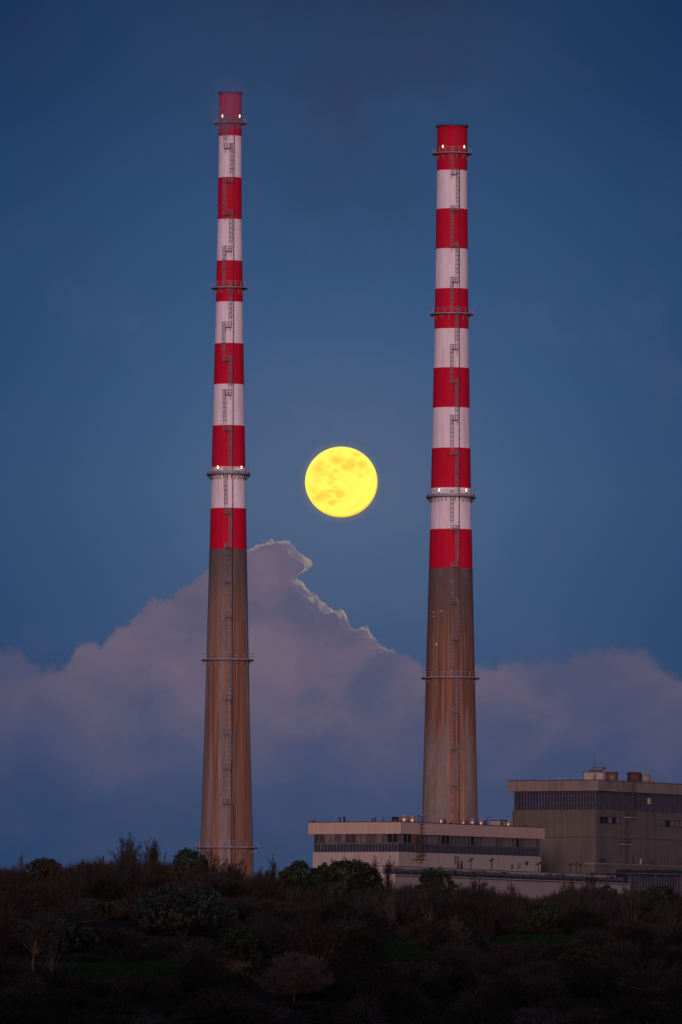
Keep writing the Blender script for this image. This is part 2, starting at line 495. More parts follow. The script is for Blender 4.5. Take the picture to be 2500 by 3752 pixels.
# ---------------------------------------------------------------- chimneys
def make_chimney(Y, prof_px, axis_ref, bands, first_concrete, rings, landings, offs, cond_off, lamp_rings, conc, label, topdark, dense_ring, dist_name):
    ax = at(axis_ref[0], axis_ref[1], Y)
    zg = 3.0
    root = empty('chimney', (ax.x, Y, zg))
    tag(root, label, 'chimney', 'banded power station chimneys')

    def zof(py):
        return at(axis_ref[0], py, Y).z - zg

    k = mpp(Y) * 1.003
    ys = [p[0] for p in prof_px][::-1]
    hs = [p[1] for p in prof_px][::-1]

    def rad(z):
        py = 3600 - (z + zg - 4) / Y * F
        return float(np.interp(-py, [-q for q in ys], hs)) * k

    ztop = zof(prof_px[0][0])
    cuts = sorted([zof(b) for b in bands])
    zs = [0.0]
    mi = []
    zc = zof(first_concrete)
    levels = [zc] + [zof(b) for b in bands if zof(b) > zc + 1] + [ztop]
    levels = sorted(levels)
    prof = []
    nz = 18
    for i in range(nz):
        prof.append((rad(zc * i / nz), zc * i / nz))
        mi.append(2)
    red = True
    for i in range(len(levels) - 1):
        a, b = levels[i], levels[i + 1]
        for q in range(3):
            prof.append((rad(a + (b - a) * q / 3), a + (b - a) * q / 3))
            mi.append(0 if red else 1)
        red = not red
    prof.append((rad(ztop), ztop))
    rt = rad(ztop)
    prof += [(rt - 0.35, ztop), (rt - 0.35, ztop - 3)]
    mi += [2, 2]
    mb = MB()
    mb.lathe(prof, 72, mi)
    mb.build('shaft', [red_p, white_p, conc], root, True)
    # rim
    mb = MB().ring(rt - 0.3, rt + 0.28, ztop + 0.003, ztop + 0.34, 64)
    for i in range(10):
        t = 2 * math.pi * (i + 0.3) / 10
        x, y = (rt + 0.1) * math.cos(t), (rt + 0.1) * math.sin(t)
        mb.tube([(x, y, ztop + 0.34), (x, y, ztop + 0.95)], 0.07, 5)
    mb.build('rim', dark_steel, root)
    # lightning rods down the windshield
    for t in (-0.42, 0.35, -1.25, 1.3):
        mb = MB()
        z0 = ztop - 9.5
        pts = [((rad(z0 + q) + 0.08) * math.sin(t), -(rad(z0 + q) + 0.08) * math.cos(t), z0 + q) for q in (0, 5, 9.3)]
        mb.tube(pts, 0.075 if topdark else 0.06, 5)
        for q in (1.5, 4.0, 6.8):
            p = Vector(((rad(z0 + q) + 0.1) * math.sin(t), -(rad(z0 + q) + 0.1) * math.cos(t), z0 + q))
            mb.box(p.x - 0.16, p.x + 0.16, p.y - 0.16, p.y + 0.16, p.z - 0.14, p.z + 0.14)
        mb.build('lightning_conductor', dark_steel, root)

    # ring platforms
    for ri, py in enumerate(rings):
        z = zof(py)
        r = rad(z)
        over = 1.15
        dense = ri == dense_ring
        deck = MB().ring(r + 0.02, r + over, z - 0.12, z + 0.12, 64)
        d = deck.build('ring_platform', deck_m, root)
        under = MB().ring(r + 0.05, r + over - 0.08, z - 0.3, z - 0.125, 64)
        under.build('deck_beam', dark_steel, d)
        rl = MB()
        for hz in (0.62, 1.22):
            rl.hoop(r + over - 0.06, z + 0.1 + hz, 0.03 if hz > 1 else 0.022, 64)
        npost = 18
        for q in range(npost):
            t = 2 * math.pi * (q + 0.5) / npost
            x, y = (r + over - 0.06) * math.cos(t), (r + over - 0.06) * math.sin(t)
            rl.box(x - 0.03, x + 0.03, y - 0.03, y + 0.03, z + 0.12, z + 1.28)
        rl.build('railing', steel, d)
        if dense:      # white screen plates behind the rail
            MB().ring(r + over - 0.16, r + over - 0.13, z + 0.16, z + 0.55, 64).build('toe_plate', steel, d)
        nb = 30 if dense else 14
        bm0 = MB()
        bm0.tube([(r + over - 0.12, 0, -0.31), (r + 0.05, 0, -1.35)], 0.055, 5)
        bm0.tube([(r + 0.07, 0, -0.31), (r + 0.07, 0, -1.45)], 0.05, 5)
        b0 = None
        for q in range(nb):
            t = 2 * math.pi * q / nb + 0.07
            if b0 is None:
                b0 = bm0.build('bracket', dark_steel if dense else steel, d)
                o = b0
            else:
                o = b0.copy()
                COL.objects.link(o)
                o.parent = d
            o.location = (0, 0, z)
            o.rotation_euler = (0, 0, t)
        if ri in lamp_rings:
            for t in (R(-30), R(39), R(-150), R(150)):
                rr = r + over - 0.25
                x, y = rr * math.sin(t), -rr * math.cos(t)
                L = MB()
                s_ = 0.15
                L.lathe([(s_ * 0.7, z + 1.05), (s_, z + 1.18), (s_, z + 1.58), (s_ * 0.7, z + 1.7)], 10, None, x, y)
                lo = L.build('beacon_light', lamp_on, d)
                MB().tube([(x, y, z + 0.13), (x, y, z + 1.04)], 0.05, 5).build('lamp_post', dark_steel, lo)

    # ladder runs and landings
    def colx(side, z):
        py = 3600 - (z + zg - 4) / Y * F
        tab = offs[side]
        return float(np.interp(py, [q[0] for q in tab], [q[1] for q in tab])) * k

    def surf(xo, z, off):
        r = rad(z)
        yy = -math.sqrt(max(r * r - xo * xo, 0.01))
        nx, ny = xo / r, yy / r
        return Vector((xo + nx * off, yy + ny * off, z))

    stops = [(py, 'ring', None) for py in rings] + [(py, 'land', s_) for py, s_ in landings]
    stops.sort()
    stops.append((min(stops[-1][0] + 130, 3400), 'foot', 0))
    prevside = None
    for i in range(len(stops) - 1):
        py0 = stops[i][0]
        z0 = zof(py0)
        nxt = stops[i + 1]
        z1 = zof(nxt[0])
        # column used by the ladder going down from here = column of the next stop
        side = nxt[2] if nxt[2] is not None else (1 - (stops[i][2] or 0))
        lm = MB()
        wl = 0.30
        ta, ba = z0 + 1.25, z1
        n_r = int((ta - ba) / 0.45)
        for sx in (-wl, wl):
            pts = []
            for q in range(5):
                zz = ta + (ba - ta) * q / 4
                p = surf(colx(side, zz), zz, 0.30)
                pts.append((p.x + sx, p.y, zz))
            lm.tube(pts, 0.045, 4)
        for q in range(n_r):
            zz = ba + 0.3 + q * 0.45
            p = surf(colx(side, zz), zz, 0.30)
            lm.box(p.x - wl, p.x + wl, p.y - 0.02, p.y + 0.02, zz - 0.02, zz + 0.02)
        lo = lm.build('ladder', steel, root)
        cg = MB()
        cz0, cz1 = ba + 2.3, ta
        nh = max(3, int((cz1 - cz0) / 0.95))
        hp = []
        for q in range(nh + 1):
            zz = cz0 + (cz1 - cz0) * q / nh
            p = surf(colx(side, zz), zz, 0.30)
            arc = [(p.x + 0.42 * math.cos(a), p.y - 0.06 - 0.62 * math.sin(a), zz) for a in [math.pi * j / 6 for j in range(7)]]
            cg.tube(arc, 0.04, 4)
            hp.append(arc)
        for j in (1, 3, 5):
            cg.tube([hp[0][j], hp[len(hp) // 2][j], hp[-1][j]], 0.032, 4)
        cg.build('safety_cage', steel, lo)
    for py, s_ in landings:
        z = zof(py)
        p = surf(colx(s_, z), z, 0)
        cx = (p.x * 0.65 + surf(colx(1 - s_, z), z, 0).x * 0.35)
        ft = surf(cx, z, 1.25).y
        bk = surf(cx, z, 0.0).y + 0.05
        hw = 0.72
        d = MB().box(cx - hw, cx + hw, ft, bk, z - 0.09, z + 0.06).build('landing', dark_steel, root)
        rl = MB()
        for hz in (0.6, 1.2):
            rl.tube([(cx - hw, bk - 0.3, z + hz), (cx - hw, ft + 0.04, z + hz), (cx + hw, ft + 0.04, z + hz), (cx + hw, bk - 0.3, z + hz)], 0.035, 4)
        for xx in (-hw, 0, hw):
            rl.tube([(cx + xx, ft + 0.04, z + 0.06), (cx + xx, ft + 0.04, z + 1.22)], 0.04, 4)
        rl.build('railing', steel, d)
        for xx in (-hw + 0.15, hw - 0.15):
            MB().tube([(cx + xx, ft + 0.1, z - 0.1), (cx + xx * 0.9, bk + 0.0, z - 1.15)], 0.055, 4).build('bracket', steel, d)
    # cable conduit
    cb = MB()
    pts = []
    zmax = zof(rings[0])
    for q in range(26):
        zz = zmax * (1 - q / 25)
        p = surf(cond_off * k * (0.78 + 0.22 * q / 25), zz, 0.10)
        pts.append(tuple(p))
    cb.tube(pts, 0.10, 5)
    for i in range(0, 100):
        zz = zmax * (i + 0.5) / 100
        p = surf(cond_off * k * (1.0 - 0.22 * zz / zmax), zz, 0.10)
        cb.box(p.x - 0.17, p.x + 0.17, p.y - 0.08, p.y + 0.08, zz - 0.07, zz + 0.07)
    cb.build('cable_conduit', cable_m, root)
    return root, rad, zof


def bandlist(y0, step, n):
    return [y0 + step * i for i in range(n)]


concL = concrete('left_shaft_concrete', [(0.0, 0.15), (0.10, 0.30), (0.18, 0.58), (0.36, 0.58), (0.42, 0.32), (0.53, 0.35), (0.58, 0.8), (0.78, 0.78), (0.85, 0.3), (1.0, 0.1)],
                 [(0.0, 0.42), (0.25, 0.52), (0.6, 0.6), (0.8, 0.42), (0.95, 0.3), (1.0, 0.2)], 1.7, 0.015, 102)
concR = concrete('right_shaft_concrete', [(0.0, 0.3), (0.12, 0.35), (0.3, 0.45), (0.46, 0.45), (0.52, 0.85), (0.6, 0.8), (0.66, 0.55), (0.85, 0.4), (1.0, 0.3)],
                 [(0.0, 0.3), (0.3, 0.38), (0.55, 0.45), (0.68, 0.9), (0.9, 0.9), (1.0, 0.6)], 5.3, 0.015, 100)

chimL = make_chimney(1833.0, [(345, 41.2), (500, 42), (795, 44.2), (1260, 52.6), (1738, 62.5), (2015, 68.2), (2300, 75), (2700, 84), (3100, 96.6), (3650, 107)],
                     (831.5, 3000), [500, 652, 805, 957, 1108, 1260, 1410, 1561, 1713, 1864, 2014], 2014,
                     [452, 1056, 1738, 2418, 3105],
                     [(550, 0), (674, 1), (793, 0), (926, 1), (1204, 1), (1327, 0), (1452, 1), (1582, 0), (1886, 0), (2012, 1), (2139, 0), (2265, 1),
                      (2569, 1), (2695, 0), (2822, 1), (2949, 0)],
                     {0: [(400, -16), (1250, -18), (1900, -7), (3100, -7)], 1: [(400, 5), (1250, 4), (1900, 8), (3100, 11)]}, 19,
                     (0, 2), concL, 'taller slimmer red and white banded chimney standing free at left, its base behind brush', False, 2, 'left')
chimR = make_chimney(1902.0, [(467, 55.8), (628, 56), (1109, 61.5), (1355, 65.4), (1821, 74), (2085, 79.8), (2480, 89.7), (2960, 101), (3600, 112)],
                     (1650, 2700), [627, 768, 914, 1060, 1207, 1350, 1496, 1644, 1790, 1941, 2085], 2085,
                     [564, 1152, 1821, 2484, 3150],
                     [(646, 0), (779, 1), (913, 0), (1040, 1), (1286, 1), (1410, 0), (1545, 1), (1672, 0), (1949, 0), (2083, 1), (2216, 0), (2350, 1),
                      (2616, 1), (2749, 0), (2883, 1)],
                     {0: [(400, 0), (1250, 0), (2200, 4), (3100, 5)], 1: [(400, 19), (1250, 17), (2200, 22), (3100, 23)]}, 33,
                     (0, 2), concR, 'thicker red and white banded chimney rising behind the low pale plant building', True, 2, 'right')

for (px, py, pw, ph) in [(1574, 2238, 4, 9), (1588, 2246, 8, 8), (1616, 2242, 15, 4), (1590, 2262, 9, 7), (1599, 2363, 9, 14), (1612, 2098, 7, 22), (1708, 2110, 14, 24), (1589, 2938, 3, 4), (1612, 2091, 3, 3), (1693, 2091, 3, 3)]:
    root_, rad_, zof_ = chimR
    zz = zof_(py)
    xo = at(px, py, 1902).x - root_.location.x
    rr_ = rad_(zz)
    t0 = math.asin(max(-0.95, min(0.95, xo / rr_)))
    k_ = mpp(1902)
    m_ = MB()
    nn_ = 9
    for j_ in range(nn_):
        a_ = 2 * math.pi * j_ / nn_
        wv = random.uniform(0.6, 1.15)
        tt_ = t0 + math.cos(a_) * pw / 2 * k_ * wv / rr_
        z_ = zz + math.sin(a_) * ph / 2 * k_ * wv
        q_ = rad_(z_) + 0.03
        m_.v.append((q_ * math.sin(tt_), -q_ * math.cos(tt_), z_))
    m_.face(list(range(nn_)))
    big_ = ph > 20
    m_.build('paint_patch', simple('flaked_whitewash', (0.15, 0.12, 0.115) if big_ else (0.50, 0.46, 0.48), 0.2, 2), root_)

# mist drifting past the left chimney's head
mm = bpy.data.materials.new('mist_air')
mm.use_nodes = True
n = N(mm.node_tree)
tcn = n.n('ShaderNodeTexCoord')
pv = n.n('ShaderNodeVolumePrincipled')
pv.inputs['Color'].default_value = (0.5, 0.62, 0.95, 1)
vn = n.noise(tcn.outputs['Object'], 0.16, 3, 0.5)
gx = n.n('ShaderNodeVectorMath', operation='LENGTH')
sc_ = n.n('ShaderNodeVectorMath', operation='MULTIPLY')
n.t.links.new(tcn.outputs['Object'], sc_.inputs[0])
sc_.inputs[1].default_value = (1 / 5.5, 1 / 5.5, 1 / 9.5)
n.t.links.new(sc_.outputs[0], gx.inputs[0])
fall = n.mr(gx.outputs['Value'], 0.25, 1.0, 1.0, 0.0)
n.put(pv.inputs['Density'], n.m('MULTIPLY', n.m('MULTIPLY', fall, n.mr(vn, 0.35, 0.65, 0.15, 1.0)), 0.10))
oo = n.n('ShaderNodeOutputMaterial')
n.t.links.new(pv.outputs[0], oo.inputs['Volume'])
mp = at(838, 392, 1824)
mb = MB()
seg = []
for i in range(13):
    a = math.pi * i / 12
    seg.append((math.sin(a), -math.cos(a)))
mb.lathe([(max(r_, 0.001), z_) for r_, z_ in seg], 24, None, 0, 0, False)
mb.v = [(x * 5.5, y * 5.5, z * 9.5) for x, y, z in mb.v]
mist = mb.build('mist', mm, None, True, mp)
tag(mist, 'thin wisp of mist hanging in front of the left chimney head', 'mist', None, 'stuff')

# ---------------------------------------------------------------- moon
MD = 60000.0
mr_ = 133.0 / F * MD
mc = at(1251, 1766, MD)
blobs = [(700, 430, 105, 75, .9), (790, 430, 60, 60, .8), (880, 540, 80, 60, 1), (930, 520, 85, 90, 1), (960, 440, 80, 45, .8), (1020, 480, 45, 45, .6), (1140, 500, 72, 66, .95),
         (1050, 325, 60, 40, .75), (430, 500, 80, 70, .6), (400, 580, 105, 100, .75), (470, 650, 110, 60, .65), (380, 720, 70, 60, .4), (690, 615, 55, 35, .9), (615, 700, 45, 45, .7),
         (660, 755, 80, 22, .8), (610, 815, 50, 35, .7), (690, 890, 45, 22, .8), (600, 965, 90, 32, .8), (770, 1010, 75, 65, 1), (720, 970, 60, 50, .9), (430, 1050, 110, 75, .85),
         (330, 930, 65, 70, .5), (500, 990, 90, 55, .7), (570, 1045, 60, 22, .9), (625, 1145, 60, 42, .95), (1110, 685, 52, 36, .6), (620, 270, 45, 20, .5), (750, 305, 24, 20, .5),
         (1000, 640, 40, 25, .5), (1230, 630, 30, 40, .4), (740, 1130, 50, 25, .4), (560, 540, 60, 30, .5), (380, 800, 60, 30, .35)]
mb = MB()
nla, nlo = 96, 128
mb.lathe([(max(math.sin(math.pi * i / nla), 0.0005), -math.cos(math.pi * i / nla)) for i in range(nla + 1)], nlo, None, 0, 0, False)
me_v = np.array(mb.v)
cols = []
for x, y, z in me_v:
    zx, zy = 790 + x * 617, 768 - z * 600
    nz_ = mnoise.fractal(Vector((x * 4 + 3, z * 4, y * 4)), 1.0, 2.0, 5)
    n2_ = mnoise.fractal(Vector((x * 13 + 3, z * 13, y * 13 + 5)), 1.0, 2.0, 3)
    f_ = 0
    for bx, by, ba_, bb_, bi in blobs:
        d_ = math.sqrt(((zx - bx) / ba_) ** 2 + ((zy - by) / bb_) ** 2) + nz_ * 0.45 + n2_ * 0.28
        f_ = max(f_, bi * min(1, max(0, (1.4 - d_) / 0.75)))
    f_ = max(0.0, f_) ; f_ = min(1, f_ * 0.85 + max(0, nz_ + .15) * 0.3 + n2_ * 0.22 * (0.4 + f_))
    c0 = np.array([1.0, 1.0, 0.13]) * (1 - f_) + np.array([1.0, 0.65, 0.065]) * f_
    rr = math.hypot(x, z)
    if rr > 0.93:
        q = 0.75 * min(1, max(0, (rr - 0.95)) / 0.05) * max(0, min(1, 0.25 + (x * 0.35 - z * 0.9) * 0.9))
        c0 = c0 * (1 - q) + np.array([1.0, 0.42, 0.01]) * q
        q = min(1, (rr - 0.93) / 0.06) * max(0, min(1, (z * 0.9 - x * 0.1)))
        c0 = c0 * (1 - q * .6) + np.array([1.0, 1.0, 0.45]) * q * .6
    c0 = np.clip(c0, 0, 1)
    cols.append((*c0, 1))
mm2 = bpy.data.materials.new('moon_surface')
mm2.use_nodes = True
n = N(mm2.node_tree)
va = n.n('ShaderNodeVertexColor', layer_name='albedo')
em = n.n('ShaderNodeEmission')
n.t.links.new(va.outputs[0], em.inputs[0])
em.inputs[1].default_value = 1.0
oo = n.n('ShaderNodeOutputMaterial')
n.t.links.new(em.outputs[0], oo.inputs[0])
mb.v = [(x * mr_, y * mr_, z * mr_ * 0.976) for x, y, z in mb.v]
moon = mb.build('moon', mm2, None, True, mc)
ca = moon.data.color_attributes.new('albedo', 'FLOAT_COLOR', 'POINT')
ca.data.foreach_set('color', np.array(cols, dtype=np.float32).ravel())
tag(moon, 'full yellow moon with orange seas hanging between the two chimneys', 'moon')

# ---------------------------------------------------------------- ground
PY = [-2000, -420, -300, -180, -60, 0, 60, 300, 460, 480, 500, 530, 560, 600, 630, 645, 665, 700, 760, 1500, 60000]
PZ = [44, 44, 43, 6, 2.4, 2.4, 1.0, 0.2, 0.3, 0.7, 1.9, 4.0, 5.5, 7.7, 9.4, 9.9, 9.0, 6.0, 3.0, 3.0, 3.0]  # unseen ridge behind the camera, added to keep low sun off the scrub


def ground(x, y):
    z = float(np.interp(y, PY, PZ))
    if 440 < y < 760:
        k_ = min(1, (y - 440) / 40, (760 - y) / 60)
        px = 1250 + x / y * F
        z += k_ * (0.55 * mnoise.noise(Vector((x * 0.06, y * 0.05, 2.2))) + 0.2 * mnoise.noise(Vector((x * 0.2, y * 0.2, 5.2))))
        z += k_ * float(np.interp(px, [-300, 0, 400, 900, 1300, 2500], [0.3, 0.5, 0.6, 0.6, -0.3, -0.5]))
        z += 0.8 * float(np.interp(px, [0, 200, 900, 1050], [0.6, 1, 1, 0])) * float(np.interp(y, [585, 612, 645, 670], [0, 0.9, 1, 0.4]))
    return z


gx_ = [-40000, -4000, -800, -250, -120] + list(np.arange(-80, 81, 2.0)) + [120, 250, 800, 4000, 40000]
gy_ = [-2000, -420, -300, -240, -180, -60, -20, 0, 20, 60, 300] + list(np.arange(440, 765, 2.5)) + [900, 1500, 3000, 10000, 60000]
mb = MB()
for yy in gy_:
    for xx in gx_:
        mb.v.append((xx, yy, ground(xx, yy)))
nx_ = len(gx_)
for j in range(len(gy_) - 1):
    for i in range(nx_ - 1):
        mb.face([j * nx_ + i, j * nx_ + i + 1, (j + 1) * nx_ + i + 1, (j + 1) * nx_ + i])
gm, n = mat('dark_earth', 1.0, 0, 0.0)
f1 = n.noise(n.obj, 0.35, 5, 0.6)
f2 = n.noise(n.obj, 2.5, 4, 0.6)
c = n.mix(f1, (0.018, 0.014, 0.012), (0.03, 0.028, 0.017))
c = n.mix(n.mr(f2, 0.4, 0.7, 0, 0.5), c, (0.012, 0.016, 0.008))
n.put(n.p.inputs[0], c)
g = mb.build('ground', gm, None, True)
g['kind'] = 'structure'
g['label'] = 'dark scrubby park slope rising towards the power station'

# ---------------------------------------------------------------- buildings
TH = R(61)
clad = streaky('pale_cladding', [(0.3, (0.24, 0.225, 0.20)), (0.45, (0.31, 0.285, 0.25)), (0.6, (0.35, 0.325, 0.28)), (0.72, (0.38, 0.32, 0.25))], 1.2, 0.06)
clad_top = streaky('parapet_cladding', [(0.28, (0.21, 0.165, 0.14)), (0.42, (0.36, 0.28, 0.225)), (0.6, (0.42, 0.325, 0.26)), (0.75, (0.50, 0.345, 0.24))], 0.9, 0.02)
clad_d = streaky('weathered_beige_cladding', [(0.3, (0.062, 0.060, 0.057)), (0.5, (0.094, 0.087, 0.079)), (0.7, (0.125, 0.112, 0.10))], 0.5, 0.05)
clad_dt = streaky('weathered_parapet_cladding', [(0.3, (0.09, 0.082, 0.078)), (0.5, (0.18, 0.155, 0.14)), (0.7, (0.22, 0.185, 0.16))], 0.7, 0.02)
blue = simple('navy_sheet', (0.016, 0.021, 0.04), 0.35, 0.6, 0.55)
blue_rib = simple('faded_navy_rib', (0.070, 0.076, 0.10), 0.35, 0.5, 0.6)
glassm, n = mat('grimy_glass', 0.35, 0, 0.5)
n.put(n.p.inputs[0], n.ramp(n.noise(n.obj, 0.35, 3, 0.6), [(0.35, (0.03, 0.032, 0.04)), (0.6, (0.10, 0.095, 0.10))]))
glass_d = simple('open_dark_bay', (0.008, 0.009, 0.014), 0.2, 1, 0.5)
framem = simple('window_frame', (0.085, 0.082, 0.09), 0.3, 1.0, 0.6)
rustm = simple('rusty_steel', (0.07, 0.04, 0.032), 0.5, 0.9, 0.8)
drum_m, n = mat('bright_steel_drum', 0.36, 0.7)
n.put(n.p.inputs[0], n.ramp(n.noise(n.obj, 1.6, 3), [(0.3, (0.62, 0.48, 0.40)), (0.7, (0.95, 0.74, 0.60))]))
drum_d = simple('sooted_drum', (0.06, 0.045, 0.04), 0.4, 0.8, 0.5, 0.5)
creamm = simple('cream_paint', (0.27, 0.245, 0.215), 0.15, 1, 0.6)
orange_m = simple('orange_pipe', (0.42, 0.11, 0.05), 0.2, 1, 0.6)
roofm = simple('roof_felt', (0.05, 0.05, 0.05), 0.3, 1, 0.9)


class Bld:
    """rectangular block seen on its corner; local x runs along the right face, y along the left face"""
    def __init__(s, px, Y, name, label, cat, th=TH, group=None):
        p = at(px, 3200, Y)
        s.o = Vector((p.x, Y, 3.0))
        s.th = th
        s.ax = Vector((math.cos(th), math.sin(th), 0))
        s.ay = Vector((-math.sin(th), math.cos(th), 0))
        s.root = empty(name, s.o, th)
        tag(s.root, label, cat, group)

    def hit(s, px, py, face, off=0.0):
        """face 'R': plane local y=off; face 'L': plane local x=off -> (along, z)"""
        d = ray(px, py)
        nrm = s.ay if face == 'R' else s.ax
        q = s.o + nrm * off
        t = (q - CAM).dot(nrm) / d.dot(nrm)
        p = CAM + d * t - s.o
        return (p.dot(s.ax) if face == 'R' else p.dot(s.ay)), p.z

    def world(s, x, y, z):
        return s.o + s.ax * x + s.ay * y + Vector((0, 0, z))


def block(name, m_, par, x0, x1, y0, y1, z0, z1):
    return MB().box(x0, x1, y0, y1, z0, z1).build(name, m_, par)


# ---- low pale building
B = Bld(1461, 1700, 'plant_building', 'low pale flat roofed plant building with window strip and blue louvres', 'industrial building')
zt = B.hit(1466, 3012, 'R', -1)[1]
zp = B.hit(1466, 3054.5, 'R', -1)[1]
zw = B.hit(1461, 3091, 'R', 0)[1]
zb = B.hit(1461, 3121, 'R', 0)[1]
LX = B.hit(1982, 3100, 'R', 0)[0]
LY = B.hit(1147, 3100, 'L', 0)[0]
PX = B.hit(1997, 3050, 'R', -1)[0]
PYY = B.hit(1130, 3050, 'L', -1)[0]
block('wall', clad, B.root, 0, LX, 0, LY, -1, zb)
block('louvre_backing', blue, B.root, 0.25, LX - 0.25, 0.25, LY - 0.25, zb + 0.003, zp + 0.2)
block('parapet', clad_top, B.root, -1, PX, -1, PYY, zp, zt)
block('coping', roofm, B.root, -1.06, PX + 0.06, -1.06, PYY + 0.06, zt + 0.003, zt + 0.18)
block('band_rail', framem, B.root, 0.05, LX - 0.05, 0.05, LY - 0.05, zw - 0.13, zw + 0.13)
lv = MB()
xx = 0.3
while xx < LX - 0.3:
    lv.box(xx, xx + 0.36, 0.19, 0.245, zb + 0.03, zw - 0.14)
    xx += 0.98
lv.build('louvre_panel', blue_rib, B.root)
lv = MB()
yy = 0.3
while yy < LY - 0.3:
    lv.box(0.19, 0.245, yy, yy + 0.26, zb + 0.03, zw - 0.14)
    yy += 0.78
lv.build('louvre_panel', blue_rib, B.root)
# windows: each bay a part with its pane
random.seed(11)


def window_row(B, face, a0, a1, z0, z1, nb, dark, par, lit=()):
    st = (a1 - a0) / nb
    for i in range(nb):
        a = a0 + i * st
        b = a + st
        fr = MB()
        t = 0.09
        fm = MB()
        pn = MB()
        if face == 'R':
            fr.box(a + 0.003, a + t, 0.02, 0.24, z0, z1)
            fr.box(b - t, b - 0.003, 0.02, 0.24, z0, z1)
            fr.box(a + t, b - t, 0.02, 0.24, z0, z0 + t)
            fr.box(a + t, b - t, 0.02, 0.24, z1 - t, z1)
            pn.box(a + t, b - t, 0.16, 0.22, z0 + t, z1 - t)
        else:
            fr.box(0.02, 0.24, a + 0.003, a + t, z0, z1)
            fr.box(0.02, 0.24, b - t, b - 0.003, z0, z1)
            fr.box(0.02, 0.24, a + t, b - t, z0, z0 + t)
            fr.box(0.02, 0.24, a + t, b - t, z1 - t, z1)
            pn.box(0.16, 0.22, a + t, b - t, z0 + t, z1 - t)
        w_ = fr.build('window', framem, par)
        pn.build('pane', glass_d if i in dark else random.choice(glasses if face == 'L' else glasses[1:]), w_)


glasses = []
for i, c_ in enumerate([(0.035, 0.036, 0.042), (0.07, 0.066, 0.072), (0.12, 0.108, 0.115)]):
    glasses.append(simple('dusty_glass', c_, 0.3, 0.5, 0.3, 0, 0.5))
window_row(B, 'L', 0.28, LY - 0.28, zw + 0.15, zp + 0.1, 16, (0, 1), B.root)
window_row(B, 'R', 0.28, LX - 0.28, zw + 0.15, zp + 0.1, 34, (1, 2, 10, 11, 17, 28), B.root)
# lit doorway and openings on the wall below
def opening(B, px0, px1, py0, py1, name, m_, fm=None):
    a0, z1 = B.hit(px0, py0, 'R', -0.05)
    a1, z0 = B.hit(px1, py1, 'R', -0.05)
    o = block(name, m_, B.root, a0, a1, -0.06, -0.003, z0, z1)
    if fm:
        t = 0.12
        f_ = MB()
        f_.box(a0 - t, a0 - 0.003, -0.14, -0.003, z0, z1 + t)
        f_.box(a1 + 0.003, a1 + t, -0.14, -0.003, z0, z1 + t)
        f_.box(a0, a1, -0.14, -0.003, z1 + 0.003, z1 + t)
        f_.box((a0 + a1) / 2 - 0.05, (a0 + a1) / 2 + 0.05, -0.11, -0.063, z0, z1)
        f_.build('frame', fm, o)
    return o


opening(B, 1664, 1682, 3137, 3166, 'window', glasses[2], creamm)
opening(B, 1798, 1805, 3150, 3180, 'door', dark_steel, creamm)
opening(B, 1874, 1880, 3168, 3184, 'door', rustm)
opening(B, 1926, 1934, 3158, 3171, 'window', glass_d, framem)
opening(B, 1899, 1906, 3164, 3184, 'door', creamm, framem)
# escape stair under the louvres
a0, z1 = B.hit(1530, 3122, 'R', -0.5)
a1, z0 = B.hit(1560, 3166, 'R', -0.5)
st = MB()
st.tube([(a0 + 3, -1.0, z1), (a0 - 1.5, -1.0, (z0 + z1) / 2 - .6)], 0.09, 4)
st.tube([(a0 + 3, -0.2, z1), (a0 - 1.5, -0.2, (z0 + z1) / 2 - .6)], 0.09, 4)
st.tube([(a0 + 2.6, -1.0, z1 - .4), (a0 + 0.3, -1.0, z0)], 0.1, 4)
st.box(a0, a0 + 3.2, -1.1, -0.1, z0 + (z1 - z0) * .36, z0 + (z1 - z0) * .40)
st.box(a0 + .2, a0 + 3.4, -1.1, -0.1, z0 + (z1 - z0) * .68, z0 + (z1 - z0) * .71)
st.build('stair', rustm, B.root)
# wall ladder up and over the parapet with hoops
a0, _ = B.hit(1543, 3040, 'R', -1.2)
ld = MB()
for s_ in (-0.35, 0.35):
    ld.tube([(a0 + s_, -1.35, zb - 0.5), (a0 + s_, -1.35, zt + 1.3), (a0 + s_, -0.6, zt + 1.6)], 0.07, 5)
zz = zb
while zz < zt + 1:
    ld.box(a0 - 0.35, a0 + 0.35, -1.38, -1.32, zz, zz + 0.06)
    zz += 0.45
for q in range(8):
    zz = zw + (zt + 1.4 - zw) * q / 7
    ld.tube([(a0 + 0.45 * math.cos(a), -1.4 - 0.7 * math.sin(a), zz) for a in [math.pi * j / 6 for j in range(7)]], 0.05, 4)
ld.build('ladder', dark_steel, B.root)
a1, _ = B.hit(1530, 3100, 'R', 0)
MB().box(a1 - 1.4, a1 + 1.2, -0.35, -0.003, zb - 0.1, zp - 0.003).build('cable_riser', rustm, B.root)

# ---- things on its roof
ROOF = zt - 0.4


def roofpt(B, px, side, inset):
    """world position on the roof behind the given face"""
    if side == 'R':
        a, _ = B.hit(px, 3010, 'R', inset)
        return B.world(a, inset, 0)
    a, _ = B.hit(px, 3010, 'L', inset)
    return B.world(inset, a, 0)


